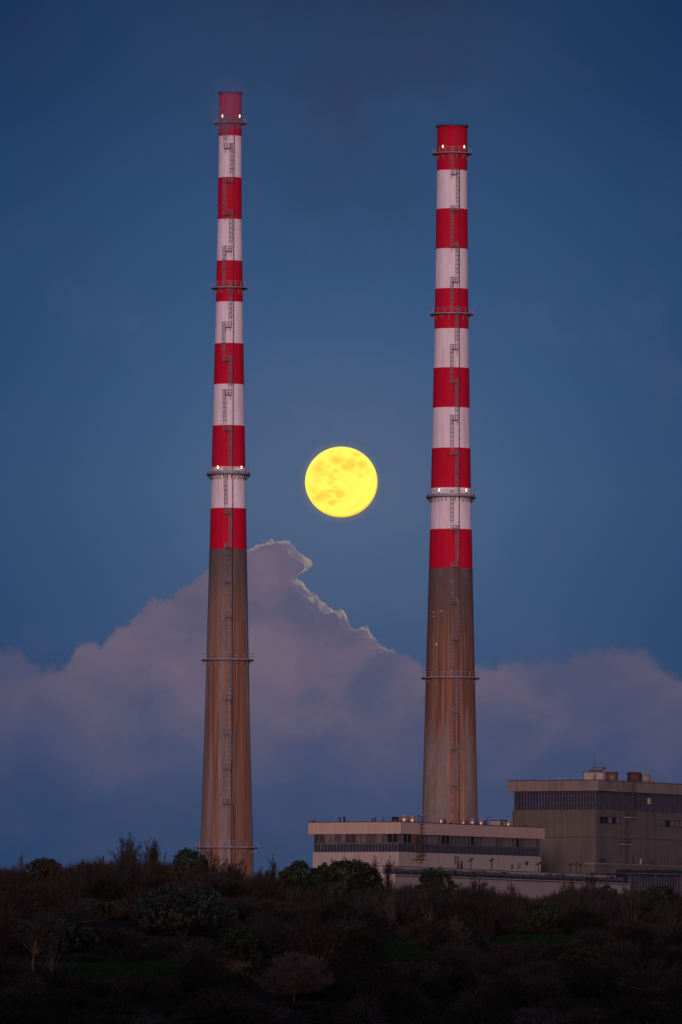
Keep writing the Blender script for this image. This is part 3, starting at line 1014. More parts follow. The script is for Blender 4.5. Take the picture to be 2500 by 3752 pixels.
def stack_drum(B, px, pytop, rpx, label, m_, roofz, taper=1.12, inset=4, side='R', body=True, group='fan drums on the low building roof'):
    p = roofpt(B, px, side, inset)
    k_ = p.y / F
    r = rpx * k_
    ztop_ = at(px, pytop, p.y).z
    root = empty('roof_vent', (p.x, p.y, B.o.z + roofz))
    tag(root, label, 'roof vent', group)
    h = ztop_ - (B.o.z + roofz)
    MB().lathe([(r / taper, 0.12), (r / taper * 1.01, h * 0.5), (r, h - 0.06), (r + 0.06, h - 0.05), (r + 0.06, h)], 28).build('drum', m_, root, True)
    MB().box(-r * 0.8, r * 0.8, -r * 0.8, r * 0.8, -0.2, 0.117).build('base', roofm, root)
    mbk = MB()
    mbk.ring(r + 0.065, r + 0.11, h * 0.45, h * 0.45 + 0.12, 28)
    mbk.build('band', dark_steel, root)
    return root


drums = [(1449, 2993, 12.5, 'sooty dark drum, leftmost of the drum row on the low roof', drum_d, 'R', 2.5),
         (1481, 2988, 13, 'tall bright steel drum standing right beside the sooty dark drum', drum_m, 'R', 4),
         (1511, 2990, 13, 'bright steel drum just left of the roof ladder', drum_m, 'R', 4.5),
         (1617, 2994, 9.5, 'narrow bright drum standing before the left part of the thick chimney', drum_m, 'R', 4),
         (1698, 3003, 9, 'short dull drum before the right part of the thick chimney', drum_m, 'R', 5),
         (1731, 2999, 9, 'slim glinting drum under the right edge of the thick chimney', drum_m, 'R', 4),
         (1763, 3001, 10, 'steel drum beside the hooked pole on the low roof', drum_m, 'R', 4),
         (1863, 3005, 10, 'bright steel drum on the roof end beside the cream cabin', drum_m, 'R', 4)]
for px, pt, rp, lb, m_, sd_, ins in drums:
    stack_drum(B, px, pt, rp, lb, m_, ROOF, 1.0, ins, sd_)
# cowls beside drums
for px, pt, rp, lb in [(1470, 3000, 4, 'dark fan housing between the sooty drum and the tall bright drum'), (1500, 3000, 4, 'dark fan housing between the two tall bright drums'),
                       (1630, 3002, 4.5, 'dark fan housing pressed against the narrow bright drum'), (1711, 3006, 4, 'dark fan housing right of the short dull drum'),
                       (1779, 3006, 4.5, 'dark fan housing right of the drum by the hooked pole'), (1748, 3010, 4, 'small dark fan housing left of the drum by the hooked pole')]:
    p = roofpt(B, px, 'R', 5.5)
    k_ = p.y / F
    h = at(px, pt, p.y).z - (B.o.z + ROOF)
    o = MB().lathe([(rp * k_ * .7, 0), (rp * k_, 0.3), (rp * k_, h - 0.2), (rp * k_ * .8, h)], 12).build('fan_housing', drum_d, None, True, (p.x, p.y, B.o.z + ROOF))
    tag(o, lb, 'fan housing', 'fan drums on the low building roof')
# pipe stubs on the left wing
for px, pt, rp, lb, m_ in [(1246, 2994, 3.6, 'brown flared pipe stub, left of the pair on the long left roof edge', rustm), (1262, 2992, 4.2, 'black flared pipe stub, right of the pair on the long left roof edge', dark_steel),
                           (1366, 2998, 3.2, 'brownish short pipe stub nearer the building corner', rustm), (1376, 2995, 3.0, 'black short pipe stub nearer the building corner', dark_steel),
                           (1401, 2995, 1.3, 'thin black rod, left of two rods by the drums', dark_steel), (1407, 2997, 1.3, 'thin black rod, right of two rods by the drums', dark_steel),
                           (1134, 3009, 4.5, 'small black cowl on the far left roof corner', dark_steel), (1150, 3007, 5, 'rounded black cowl next to the far left roof corner', dark_steel),
                           (1548, 2985, 3.2, 'pale upright pipe with dark cap just right of the roof ladder', creamm), (1652, 3012, 4, 'low dark cowl in front of the thick chimney base', dark_steel)]:
    side = 'L' if px < 1430 else 'R'
    p = roofpt(B, px, side, 3)
    k_ = p.y / F
    r = rp * k_
    h = at(px, pt, p.y).z - (B.o.z + ROOF)
    o = MB().lathe([(r * .75, 0), (r * .8, h * 0.75), (r * 1.1, h * 0.78), (r * 1.15, h)], 12).build('vent_pipe', m_, None, True, (p.x, p.y, B.o.z + ROOF))
    tag(o, lb, 'vent pipe', 'vent pipes on the low building roof')
for px, pt, lb in [(1784, 2994, 'tall black hooked pole on the roof beside a steel drum'), (1533, 2987, 'tall black hooked pole standing at the roof ladder head')]:
    p = roofpt(B, px, 'R', 3)
    h = at(px, pt, p.y).z - (B.o.z + ROOF)
    o = MB().tube([(0, 0, 0), (0, 0, h - 0.7), (0.15, 0, h - 0.2), (0.55, 0, h)], 0.12, 6).build('hooked_pole', dark_steel, None, False, (p.x, p.y, B.o.z + ROOF))
    tag(o, lb, 'pole', 'hooked poles on the low roof')
p = roofpt(B, 1831, 'R', 4)
k_ = p.y / F
cab = empty('roof_cabin', (p.x, p.y, B.o.z + ROOF), TH)
tag(cab, 'small cream roof cabin with dark cap at the right end of the low roof', 'roof cabin')
h = at(1831, 3008, p.y).z - (B.o.z + ROOF)
block('wall', creamm, cab, -1.6, 1.4, -1, 1.4, 0, h)
block('roof', dark_steel, cab, -1.75, 1.55, -1.15, 1.55, h + 0.003, h + 0.22)
block('door', rustm, cab, -1.3, -0.6, -1.06, -1.003, 0.1, h - 0.2)

# ---- big building
G = Bld(2185, 1900, 'turbine_hall', 'large dark beige boiler house with deep blue ribbed band at far right', 'industrial building')
zt2 = G.hit(2187, 2858.5, 'R', -1)[1]
zp2 = G.hit(2187, 2896.5, 'R', -1)[1]
zb2 = G.hit(2185, 2966, 'R', 0)[1]
LX2 = G.hit(2740, 2930, 'R', 0)[0]
LY2 = G.hit(1878, 2930, 'L', 0)[0]
PY2 = G.hit(1861, 2880, 'L', -1)[0]
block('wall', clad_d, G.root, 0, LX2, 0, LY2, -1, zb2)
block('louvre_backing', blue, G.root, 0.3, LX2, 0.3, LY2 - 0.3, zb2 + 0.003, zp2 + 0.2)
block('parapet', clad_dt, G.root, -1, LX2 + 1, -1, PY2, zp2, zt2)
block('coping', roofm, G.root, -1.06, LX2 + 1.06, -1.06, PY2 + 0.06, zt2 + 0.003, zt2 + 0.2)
lv = MB()
xx = 0.3
while xx < LX2 - 0.3:
    lv.box(xx, xx + 0.36, 0.23, 0.295, zb2 + 0.03, zp2 - 0.003)
    xx += 0.95
lv.build('louvre_panel', blue_rib, G.root)
lv = MB()
yy = 0.3
while yy < LY2 - 0.3:
    lv.box(0.23, 0.295, yy, yy + 0.26, zb2 + 0.03, zp2 - 0.003)
    yy += 0.80
lv.build('louvre_panel', blue_rib, G.root)
for f_ in (0.34, 0.72):
    zz = zb2 + (zp2 - zb2) * f_
    MB().box(0.14, 0.225, 0.5, LY2 * 0.7, zz, zz + 0.11).build('rail', framem, G.root)
zz = zb2 + (zp2 - zb2) * 0.70
MB().box(0.3, LX2, 0.14, 0.225, zz, zz + 0.1).build('rail', framem, G.root)
for face_px in (3068,):
    zj = G.hit(2185, face_px, 'R', 0)[1]
    MB().box(-0.07, LX2, -0.07, LY2, zj, zj + 0.16).build('joint_strip', simple('joint', (0.05, 0.045, 0.045), .2), G.root)


def grp(px0, px1, py0, py1, nb, dark):
    a0, z1 = G.hit(px0, py0, 'R', 0)
    a1, z0 = G.hit(px1, py1, 'R', 0)
    z0 = G.hit(px0, py1, 'R', 0)[1]
    stp = (a1 - a0) / nb
    for i in range(nb):
        a = a0 + i * stp
        f_ = MB()
        t = 0.12
        f_.box(a, a + t, -0.22, -0.003, z0, z1)
        f_.box(a + stp - t, a + stp - 0.004, -0.22, -0.003, z0, z1)
        f_.box(a + t, a + stp - t, -0.22, -0.003, z0, z0 + t)
        f_.box(a + t, a + stp - t, -0.22, -0.003, z1 - t, z1)
        o = f_.build('window', dark_steel, G.root)
        MB().box(a + t, a + stp - t, -0.09, -0.02, z0 + t, z1 - t).build('pane', glass_d if i in dark else glasses[2], o)


grp(2196, 2270, 2991, 3016, 5, (0, 1, 3))
grp(2418, 2540, 3004, 3028, 7, (1,))
# vertical duct with landings
a0, _ = G.hit(2290, 3000, 'R', -0.5)
MB().box(a0 - 0.3, a0 + 1.9, -0.6, -0.08, -1, zb2 - 0.2).build('cable_riser', simple('riser', (0.07, 0.062, 0.06), .3), G.root)
ld = MB()
a2, _ = G.hit(2320, 2930, 'R', -1.2)
for s_ in (-0.35, 0.35):
    ld.tube([(a2 + s_, -1.3, zb2 - 2), (a2 + s_, -1.3, zt2 + 1.2), (a2 + s_, -0.5, zt2 + 1.3)], 0.08, 4)
for q in range(16):
    zz = zb2 - 2 + (zt2 + 1 - zb2 + 2) * q / 15
    ld.tube([(a2 + 0.45 * math.cos(a), -1.35 - 0.7 * math.sin(a), zz) for a in [math.pi * j / 5 for j in range(6)]], 0.05, 4)
ld.build('ladder', rustm, G.root)
for px0, px1, py in [(2294, 2326, 2995), (2282, 2312, 3094)]:
    a0, z0 = G.hit(px0, py, 'R', -1)
    a1, _ = G.hit(px1, py, 'R', -1)
    d = MB().box(a0, a1, -1.4, -0.61, z0 - 0.1, z0 + 0.1).build('landing', steel, G.root)
    r_ = MB()
    for hz in (0.6, 1.2):
        r_.tube([(a0, -0.7, z0 + hz), (a0, -1.35, z0 + hz), (a1, -1.35, z0 + hz), (a1, -0.7, z0 + hz)], 0.05, 4)
    r_.tube([(a0, -1.3, z0 - 0.1), (a0, -0.62, z0 - 1.5)], 0.07, 4)
    r_.build('railing', dark_steel, d)
a0, z1 = G.hit(2377, 2925, 'R', -0.3)
a1, z0 = G.hit(2383, 2947, 'R', -0.3)
MB().box(a0, a1 + 0.05, -0.55, 0.0, z0, z1).build('vent_box', creamm, G.root)
a0, z1 = G.hit(2197, 3144, 'R', -0.3)
a1, z0 = G.hit(2219, 3163, 'R', -0.3)
MB().box(a0, a1, -0.3, -0.003, z0, z1).build('door', dark_steel, G.root)
a0, z1 = G.hit(2179, 2968, 'L', -0.05)
MB().box(-0.12, -0.003, 0.15, 0.35, G.hit(2181, 3032, 'L', 0)[1], zb2).build('downpipe', framem, G.root)
# roof cabin with dark cap, antenna, orange flue, drums
ROOF2 = zt2 - 0.4


def roof_obj(px, inset=4):
    a, _ = G.hit(px, 2860, 'R' if px > 2190 else 'L', inset)
    return G.world(a, inset, ROOF2) if px > 2190 else G.world(inset, a, ROOF2)


p = roof_obj(2172, 3)
k_ = p.y / F
cab = empty('roof_cabin', p)
tag(cab, 'pale boxy cabin with dark stepped cap below the aerial on the big roof', 'roof cabin')
h = at(2172, 2831, p.y).z - p.z
block('wall', creamm, cab, -2.1, 2.4, -1.5, 1.8, 0, h)
block('roof', dark_steel, cab, -2.25, 2.55, -1.65, 1.95, h + 0.003, h + 0.2)
block('cap', dark_steel, cab, -0.7, 2.4, -1.2, 1.4, h + 0.203, h + 0.75)
block('door', framem, cab, 0.1, 0.75, -1.56, -1.503, 0.2, h - 0.3)
aer = empty('aerial_mast', (p.x + 0.1, p.y - 0.2, p.z + h + 0.753))
tag(aer, 'thin black aerial mast with crossbar on top of the pale roof cabin', 'aerial')
ht = at(2179, 2779, p.y).z - (p.z + h + 0.75)
MB().tube([(0.35, 0, 0), (0.35, 0, ht)], 0.06, 5).build('mast', dark_steel, aer)
hb = at(2179, 2813, p.y).z - (p.z + h + 0.75)
MB().tube([(-0.1, 0, hb + .2), (0.1, 0, hb), (2.4, 0, hb)], 0.06, 5).build('crossbar', dark_steel, aer)
for xx in (1.2, 2.35):
    MB().tube([(xx, 0, hb + 0.062), (xx, 0, hb + (0.9 if xx < 2 else 1.3))], 0.035, 4).build('whip', dark_steel, aer)
p2 = roof_obj(2215, 3)
hh = at(2215, 2811, p2.y).z - p2.z
fl = empty('flue_pipe', p2)
tag(fl, 'slim orange flue pipe with black cap between roof cabin and round drum', 'flue')
MB().lathe([(0.2, 0), (0.2, hh - 0.5)], 12).build('pipe', orange_m, fl, True)
MB().lathe([(0.28, hh - 0.497), (0.36, hh - 0.25), (0.22, hh)], 12).build('cap', dark_steel, fl, True)
for px, pt, rp, lb, m_, tp in [(2242, 2829, 24, 'wide tapered brown drum beside the orange flue pipe', simple('brown_drum', (0.20, 0.13, 0.10), 0.3, 1, 0.45, 0.4), 1.16),
                               (2324, 2830, 26, 'wide rusty maroon drum on the big roof, larger of the right pair', rustm, 1.05),
                               (2366, 2837, 18, 'pale grey tapered drum overlapped by the rusty maroon drum', simple('pale_drum', (0.24, 0.23, 0.22), 0.2, 1, 0.6), 1.15)]:
    stack_drum(G, px, pt, rp, lb, m_, ROOF2, tp, 4.5 if px != 2366 else 7, 'R', True, 'drums on the big roof')
p = roof_obj(2388, 5)
o = MB().box(-0.6, 0.6, -0.6, 0.6, 0, 0.9).box(-0.7, 0.7, -0.7, 0.7, 0.903, 1.5).build('vent_box', drum_d, None, False, p)
tag(o, 'small dark vent box right of the pale grey drum', 'vent box')

# ---- long low annex with pipes on its roof
p0 = at(1448, 3200, 1620)
p1 = at(2310, 3228, 1755)
ang = math.atan2(p1.y - p0.y, p1.x - p0.x)
A = Bld(1448, 1620, 'annex_building', 'long low pale annex wall in front of the plant, pipes running along its top', 'industrial building', ang)
LXA = A.hit(2310, 3228, 'R', 0)[0]
za = A.hit(1448, 3203, 'R', 0)[1]
block('wall', clad, A.root, 0, LXA, 0, 3, -1, za)
zs0 = A.hit(1461, 3175, 'R', 3)[1]
block('upper_wall', clad, A.root, 0.8, LXA - 1, 3.003, 6, za + 0.003, zs0)
block('coping', framem, A.root, 0.7, LXA - 0.9, 2.9, 6.1, zs0 + 0.003, zs0 + 0.12)
pp = MB()
for k_, (yo, zo, r_) in enumerate([(0.5, 0.45, 0.24), (1.3, 0.55, 0.3), (2.2, 0.9, 0.24)]):
    MB().tube([(0.3, yo, za + zo), (LXA - 0.5, yo, za + zo)], r_, 8).build('pipe', [dark_steel, dark_steel, framem][k_], A.root)
xx = 1.0
random.seed(5)
sup = MB()
while xx < LXA - 1:
    sup.box(xx, xx + 0.18, 0.2, 2.6, za + 0.003, za + random.uniform(0.9, 1.35))
    if random.random() < 0.4:
        sup.box(xx + 0.5, xx + random.uniform(1.2, 4), 0.9, 1.7, za + 0.9, za + random.uniform(1.1, 1.5))
    xx += random.uniform(2.5, 5)
sup.build('pipe_support', dark_steel, A.root)
pf = MB().box(0.1, LXA - 0.1, -0.2, -0.003, za - 0.35, za - 0.18).build('ledge', rustm, A.root)


# floodlights on poles standing on the annex
def floodlight(px, pyt, label, off=4.5, hd=1, small=False):
    a, z = A.hit(px, pyt, 'R', off)
    q = A.world(a, off, 0)
    z0_ = A.o.z + zs0 + 0.125
    h = z + A.o.z - z0_
    root = empty('floodlight', (q.x, q.y, z0_))
    tag(root, label, 'floodlight', 'floodlights on the annex roof')
    MB().tube([(0, 0, 0), (0, 0, h - 0.35)], 0.12 if not small else 0.08, 6).build('pole', dark_steel, root)
    m_ = MB()
    b = len(m_.v)
    m_.tube([(-0.5 * hd, 0, h - 0.55), (0.45 * hd, -0.1, h)], [0.16, 0.30], 6)
    m_.build('lamp_head', dark_steel, root)
    return root


for px, py, lb in [(2091, 3163, 'dark floodlight, left of the three by the big hall'), (2112, 3160, 'dark floodlight, middle and tallest of the three by the big hall'), (2128, 3163, 'dark floodlight, right of the three by the big hall'),
                   (1726, 3146, 'single floodlight before the pale wall, right of the framed window'), (1801, 3146, 'stout floodlight with raised head before the dark door'),
                   (1974, 3160, 'floodlight at the right end corner of the low pale building')]:
    floodlight(px, py, lb)
for px0, px1, pyt, lb, m_ in [(1676, 1683, 3158, 'squat dark tank, left of two under the framed window', drum_d), (1687, 1696, 3152, 'taller dark tank, right of two by the framed window', drum_d)]:
    a, z = A.hit((px0 + px1) / 2, pyt, 'R', 4.5)
    q = A.world(a, 4.5, 0)
    z0_ = A.o.z + zs0 + 0.125
    r = (px1 - px0) / 2 * q.y / F
    h = z + A.o.z - z0_
    o = MB().lathe([(r, 0), (r, h - 0.2), (r * .6, h)], 14).build('tank', m_, None, True, (q.x, q.y, z0_))
    tag(o, lb, 'tank', 'tanks on the annex roof')

# ---- base block of the big hall and the blue shed
a0 = G.hit(2182, 3170, 'R', -6)[0]
zq = G.hit(2200, 3167, 'R', -6)[1]
K = empty('base_block', G.world(a0, -6, 0), TH)
tag(K, 'low beige block along the foot of the big boiler house', 'industrial building')
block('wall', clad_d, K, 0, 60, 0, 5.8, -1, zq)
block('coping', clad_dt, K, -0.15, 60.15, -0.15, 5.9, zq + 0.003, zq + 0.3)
for px, pyt, r_, lb, m_ in [(2320, 3133, 0.10, 'thin dark standing pipe at the foot of the hall ladder', dark_steel), (2331, 3140, 0.22, 'grey post between the thin pipe and the white post', framem), (2348, 3147, 0.28, 'short white post on the hall base block', creamm),
                            (2387, 3154, 0.5, 'rounded dark cowl on the base block', dark_steel), (2402, 3158, 0.2, 'small dark cowl right of the rounded cowl', dark_steel),
                            (2434, 3146, 0.14, 'dark brown pole right of the two cowls', rustm), (2480, 3150, 0.12, 'thin brown pole left of the tallest one at the right edge', rustm), (2490, 3138, 0.16, 'tallest brown pole at the right edge of the base block', rustm)]:
    a, z = G.hit(px, pyt, 'R', -3)
    q = G.world(a, -3, 0)
    z0_ = G.o.z + zq + 0.305
    h = z - zq - 0.3
    o = MB().lathe([(r_, 0), (r_, h * .8), (r_ * .85, h * .93), (r_ * .4, h)], 10).build('standing_pipe', m_, None, True, (q.x, q.y, z0_))
    tag(o, lb, 'pipe', 'pipes on the base block')
pS = at(2300, 3204, 1800)
S = Bld(2300, 1800, 'blue_shed', 'navy blue corrugated shed with white posts at the right edge', 'shed', R(45))
zS = S.hit(2300, 3203, 'R', 0)[1]
LS = 40
block('wall', blue, S.root, 0, LS, 0, 10, -1, zS)
lv = MB()
xx = 0.2
while xx < LS:
    lv.box(xx, xx + 0.35, -0.07, -0.003, -1, zS - 0.35)
    xx += 0.9
lv.build('wall_rib', blue_rib, S.root)
block('roof', dark_steel, S.root, -1.6, LS + 0.5, -1.2, 11, zS + 0.003, zS + 0.3)
block('gutter', framem, S.root, -1.6, LS + 0.5, -1.45, -1.203, zS + 0.02, zS + 0.22)
rr = MB()
for i in range(14):
    rr.box(i * 2.6, i * 2.6 + 1.9, 0.5, 3.5, zS + 0.303, zS + random.uniform(0.8, 1.2))
rr.build('roof_vent', blue, S.root)
for px in (2307, 2402, 2495):
    a, _ = S.hit(px, 3225, 'R', -1)
    MB().box(a - 0.1, a + 0.08, -1.15, -0.98, -1, zS).build('post', framem, S.root)
# yard behind everything
yd = MB().box(-150, 250, 1500, 2300, 2.9, 3.0 - 0.0)
# (ground mesh already there at z=3; yard apron 6 mm above)
yd = MB()
yd.v = [(-200, 1450, 3.006), (300, 1450, 3.006), (300, 2400, 3.006), (-200, 2400, 3.006)]
yd.face([0, 1, 2, 3])
o = yd.build('yard', simple('yard_concrete', (0.12, 0.115, 0.11), 0.2, 0.2, 0.9))
o['kind'] = 'structure'
o['label'] = 'concrete yard under the power station'

# ---------------------------------------------------------------- vegetation
def twig_mat(name, cols):
    m_, n = mat(name, 1.0, 0, 0.0)
    gi = n.n('ShaderNodeNewGeometry')
    big = n.noise(gi.outputs['Position'], 0.45, 2)
    f = n.m('ADD', n.m('MULTIPLY', gi.outputs['Random Per Island'], 0.45), n.m('MULTIPLY', big, 0.55))
    n.put(n.p.inputs[0], n.ramp(f, [(0.2, cols[0]), (0.5, cols[1]), (0.8, cols[2])]))
    return m_


K_ = 1.0


def sc3(c, k):
    return tuple(v * k * K_ for v in c)


M_red = twig_mat('russet_twigs', [sc3((0.030, 0.024, 0.021), 1), sc3((0.054, 0.041, 0.034), 1), sc3((0.10, 0.073, 0.057), 1)])
M_grey = twig_mat('grey_brown_twigs', [sc3((0.030, 0.031, 0.026), 1), sc3((0.052, 0.053, 0.044), 1), sc3((0.096, 0.092, 0.074), 1)])
M_pale = twig_mat('pale_twigs', [sc3((0.08, 0.065, 0.055), 1), sc3((0.13, 0.10, 0.085), 1), sc3((0.19, 0.15, 0.12), 1)])
M_dark = twig_mat('dark_bramble', [sc3((0.011, 0.012, 0.010), 1), sc3((0.024, 0.025, 0.019), 1), sc3((0.048, 0.048, 0.034), 1)])
M_leaf = twig_mat('evergreen_leaves', [sc3((0.010, 0.016, 0.010), 1), sc3((0.028, 0.042, 0.024), 1), sc3((0.095, 0.118, 0.062), 1)])
M_leafg = twig_mat('grey_green_leaves', [sc3((0.012, 0.019, 0.016), 1), sc3((0.034, 0.046, 0.038), 1), sc3((0.095, 0.118, 0.095), 1)])
M_olive = twig_mat('olive_leaves', [sc3((0.025, 0.025, 0.015), 1), sc3((0.05, 0.048, 0.028), 1), sc3((0.09, 0.085, 0.045), 1)])
M_bark = simple('grey_bark', sc3((0.12, 0.10, 0.085), 1), 0.4, 2)
M_ybark = simple('lichen_yellow_bark', sc3((0.17, 0.12, 0.05), 1), 0.4, 2)
M_dbark = simple('dark_bark', sc3((0.05, 0.038, 0.033), 1), 0.4, 2)
M_grass = twig_mat('green_grass', [sc3((0.012, 0.024, 0.012), 1), sc3((0.020, 0.046, 0.018), 1), sc3((0.040, 0.068, 0.028), 1)])
M_dry = twig_mat('dry_pale_stalks', [sc3((0.06, 0.055, 0.03), 1), sc3((0.13, 0.11, 0.06), 1), sc3((0.22, 0.17, 0.08), 1)])


def np_mesh(name, V_, F_, m_, parent=None):
    """V_ (n,3), F_ (m,k) with k=3 or 4"""
    me = bpy.data.meshes.new(name)
    k = F_.shape[1]
    me.vertices.add(len(V_))
    me.vertices.foreach_set('co', V_.astype(np.float32).ravel())
    me.loops.add(F_.size)
    me.loops.foreach_set('vertex_index', F_.astype(np.int32).ravel())
    me.polygons.add(len(F_))
    me.polygons.foreach_set('loop_start', np.arange(0, F_.size, k, dtype=np.int32))
    me.polygons.foreach_set('loop_total', np.full(len(F_), k, dtype=np.int32))
    me.update(calc_edges=True)
    me.validate()
    me.materials.append(m_)
    o = bpy.data.objects.new(name, me)
    COL.objects.link(o)
    if parent:
        o.parent = parent
    return o


def twig_tris(P0, P1, w0, rng, w1=0.006):
    """tapered ribbons (two triangles) from P0 to P1"""
    n_ = len(P0)
    d = P1 - P0
    d /= (np.linalg.norm(d, axis=1, keepdims=True) + 1e-9)
    rnd = rng.normal(size=(n_, 3))
    e = np.cross(d, rnd)
    e /= (np.linalg.norm(e, axis=1, keepdims=True) + 1e-9)
    w0 = np.broadcast_to(np.asarray(w0, dtype=float), (n_,))[:, None]
    V_ = np.stack([P0 - e * w0, P0 + e * w0, P1 + e * w1, P1 - e * w1], axis=1).reshape(-1, 3)
    F_ = np.arange(n_ * 4).reshape(-1, 4)
    return V_, F_


def grow(rng, H, Wd, nstem, fan, dome, twn=1.0, base=(0, 0), trunk_h=0.0):
    """bare plant. returns limbs [(pts, radii)] and twig segments (P0,P1,w)"""
    limbs, S0, S1, Sw = [], [], [], []
    for s_ in range(nstem):
        az = rng.uniform(0, 2 * math.pi)
        if dome:      # aim at a point of a domed crown
            u = rng.uniform(0.0, 1.0) ** 0.6
            ph = math.asin(min(0.99, u)) * 1.3
            tgt = np.array([math.sin(ph) * math.cos(az) * Wd / 2, math.sin(ph) * math.sin(az) * Wd / 2, H * (0.42 + 0.56 * math.cos(ph))])
        else:
            sp = rng.uniform(0, 1) ** 0.7 * fan
            tgt = np.array([math.cos(az) * Wd / 2 * sp, math.sin(az) * Wd / 2 * sp, H * (1.0 - 0.28 * sp ** 2) * rng.uniform(0.78, 1.0)])
        b = np.array([rng.normal() * 0.12 * (0 if trunk_h else 1) * Wd * 0.3, rng.normal() * 0.04 * Wd, trunk_h])
        npt = 7
        mid = (b + tgt) / 2 + np.array([tgt[0] * 0.10, tgt[1] * 0.10, -0.02 * H]) * (1.0 if not dome else -0.6) + rng.normal(size=3) * H * 0.03
        pts = []
        for i in range(npt):
            t = i / (npt - 1)
            pts.append((1 - t) ** 2 * b + 2 * t * (1 - t) * mid + t * t * tgt + rng.normal(size=3) * 0.015 * H * t)
        r0 = 0.014 * H ** 0.8 * (1.0 if not trunk_h else 0.8)
        rads = [max(0.012, r0 * (1 - 0.85 * i / (npt - 1))) for i in range(npt)]
        limbs.append((pts, rads))
        L = np.linalg.norm(tgt - b)
        nb = int(10 * twn) + 3
        for j in range(nb):
            t = rng.uniform(0.2 if dome else 0.3, 1.0)
            k_ = t * (npt - 1)
            i = min(int(k_), npt - 2)
            p = pts[i] + (pts[i + 1] - pts[i]) * (k_ - i)
            dirv = pts[i + 1] - pts[i]
            dirv /= np.linalg.norm(dirv) + 1e-9
            dirv = dirv * 0.9 + rng.normal(size=3) * (0.45 if dome else 0.26) + np.array([0, 0, 0.3])
            dirv /= np.linalg.norm(dirv)
            l1 = L * rng.uniform(0.12, 0.26) * (1.15 - 0.5 * t)
            q = p + dirv * l1
            S0.append(p); S1.append(q); Sw.append(0.015)
            for kk in range(int(5 * twn) + 2):
                tt = rng.uniform(0.25, 1.0)
                pp_ = p + (q - p) * tt
                d2 = dirv * 0.8 + rng.normal(size=3) * (0.45 if dome else 0.28) + np.array([0, 0, 0.2])
                d2 /= np.linalg.norm(d2)
                q2 = pp_ + d2 * l1 * rng.uniform(0.35, 0.75)
                S0.append(pp_); S1.append(q2); Sw.append(0.010)
                for k3 in range(2):
                    d3 = d2 + rng.normal(size=3) * 0.45
                    d3 /= np.linalg.norm(d3)
                    S0.append(pp_ + (q2 - pp_) * rng.uniform(0.4, 1)); S1.append(S0[-1] + d3 * l1 * rng.uniform(0.2, 0.45)); Sw.append(0.008)
    return limbs, np.array(S0), np.array(S1), np.array(Sw)


def depth_for(py_base):
    """distance on the slope whose ground shows at this photo height"""
    best, bd = 600, 1e9
    for Y in np.arange(470, 648, 1.0):
        z = float(np.interp(Y, PY, PZ))
        y_ = 3600 - (z - 4) / Y * F
        if abs(y_ - py_base) < bd:
            best, bd = Y, abs(y_ - py_base)
    return best


def place(px, Y):
    x = at(px, 3400, Y).x
    return Vector((x, Y, ground(x, Y) - 0.08))


NAMED = []


def bare(name, px, Y, ptop, wpx, label, cat, mt, mbk, nstem=9, fan=1.0, dome=False, twn=1.0, trunk=0.0, seed=1, group='bare shrubs and trees on the slope'):
    rng = np.random.default_rng(seed)
    base = place(px, Y)
    H = at(px, ptop, Y).z - base.z
    Wd = wpx * mpp(Y)
    NAMED.append((px, wpx, Y, ptop))
    root = empty(name, base)
    tag(root, label, cat, group)
    limbs, S0, S1, Sw = grow(rng, H, Wd, nstem, fan, dome, twn, (0, 0), trunk * H)
    mb = MB()
    if trunk:
        mb.tube([(0.1, 0, -0.2), (-0.06 * H * trunk, 0, trunk * H * 0.5), (0, 0, trunk * H)], [0.026 * H ** .8, 0.019 * H ** .8, 0.016 * H ** .8], 7)
    for pts, rads in limbs:
        mb.tube([tuple(p) for p in pts], rads, 4, 0, False)
    mb.build('trunk', mbk, root)
    V_, F_ = twig_tris(S0, S1, Sw, rng)
    np_mesh('crown', V_, F_, mt, root)
    return root


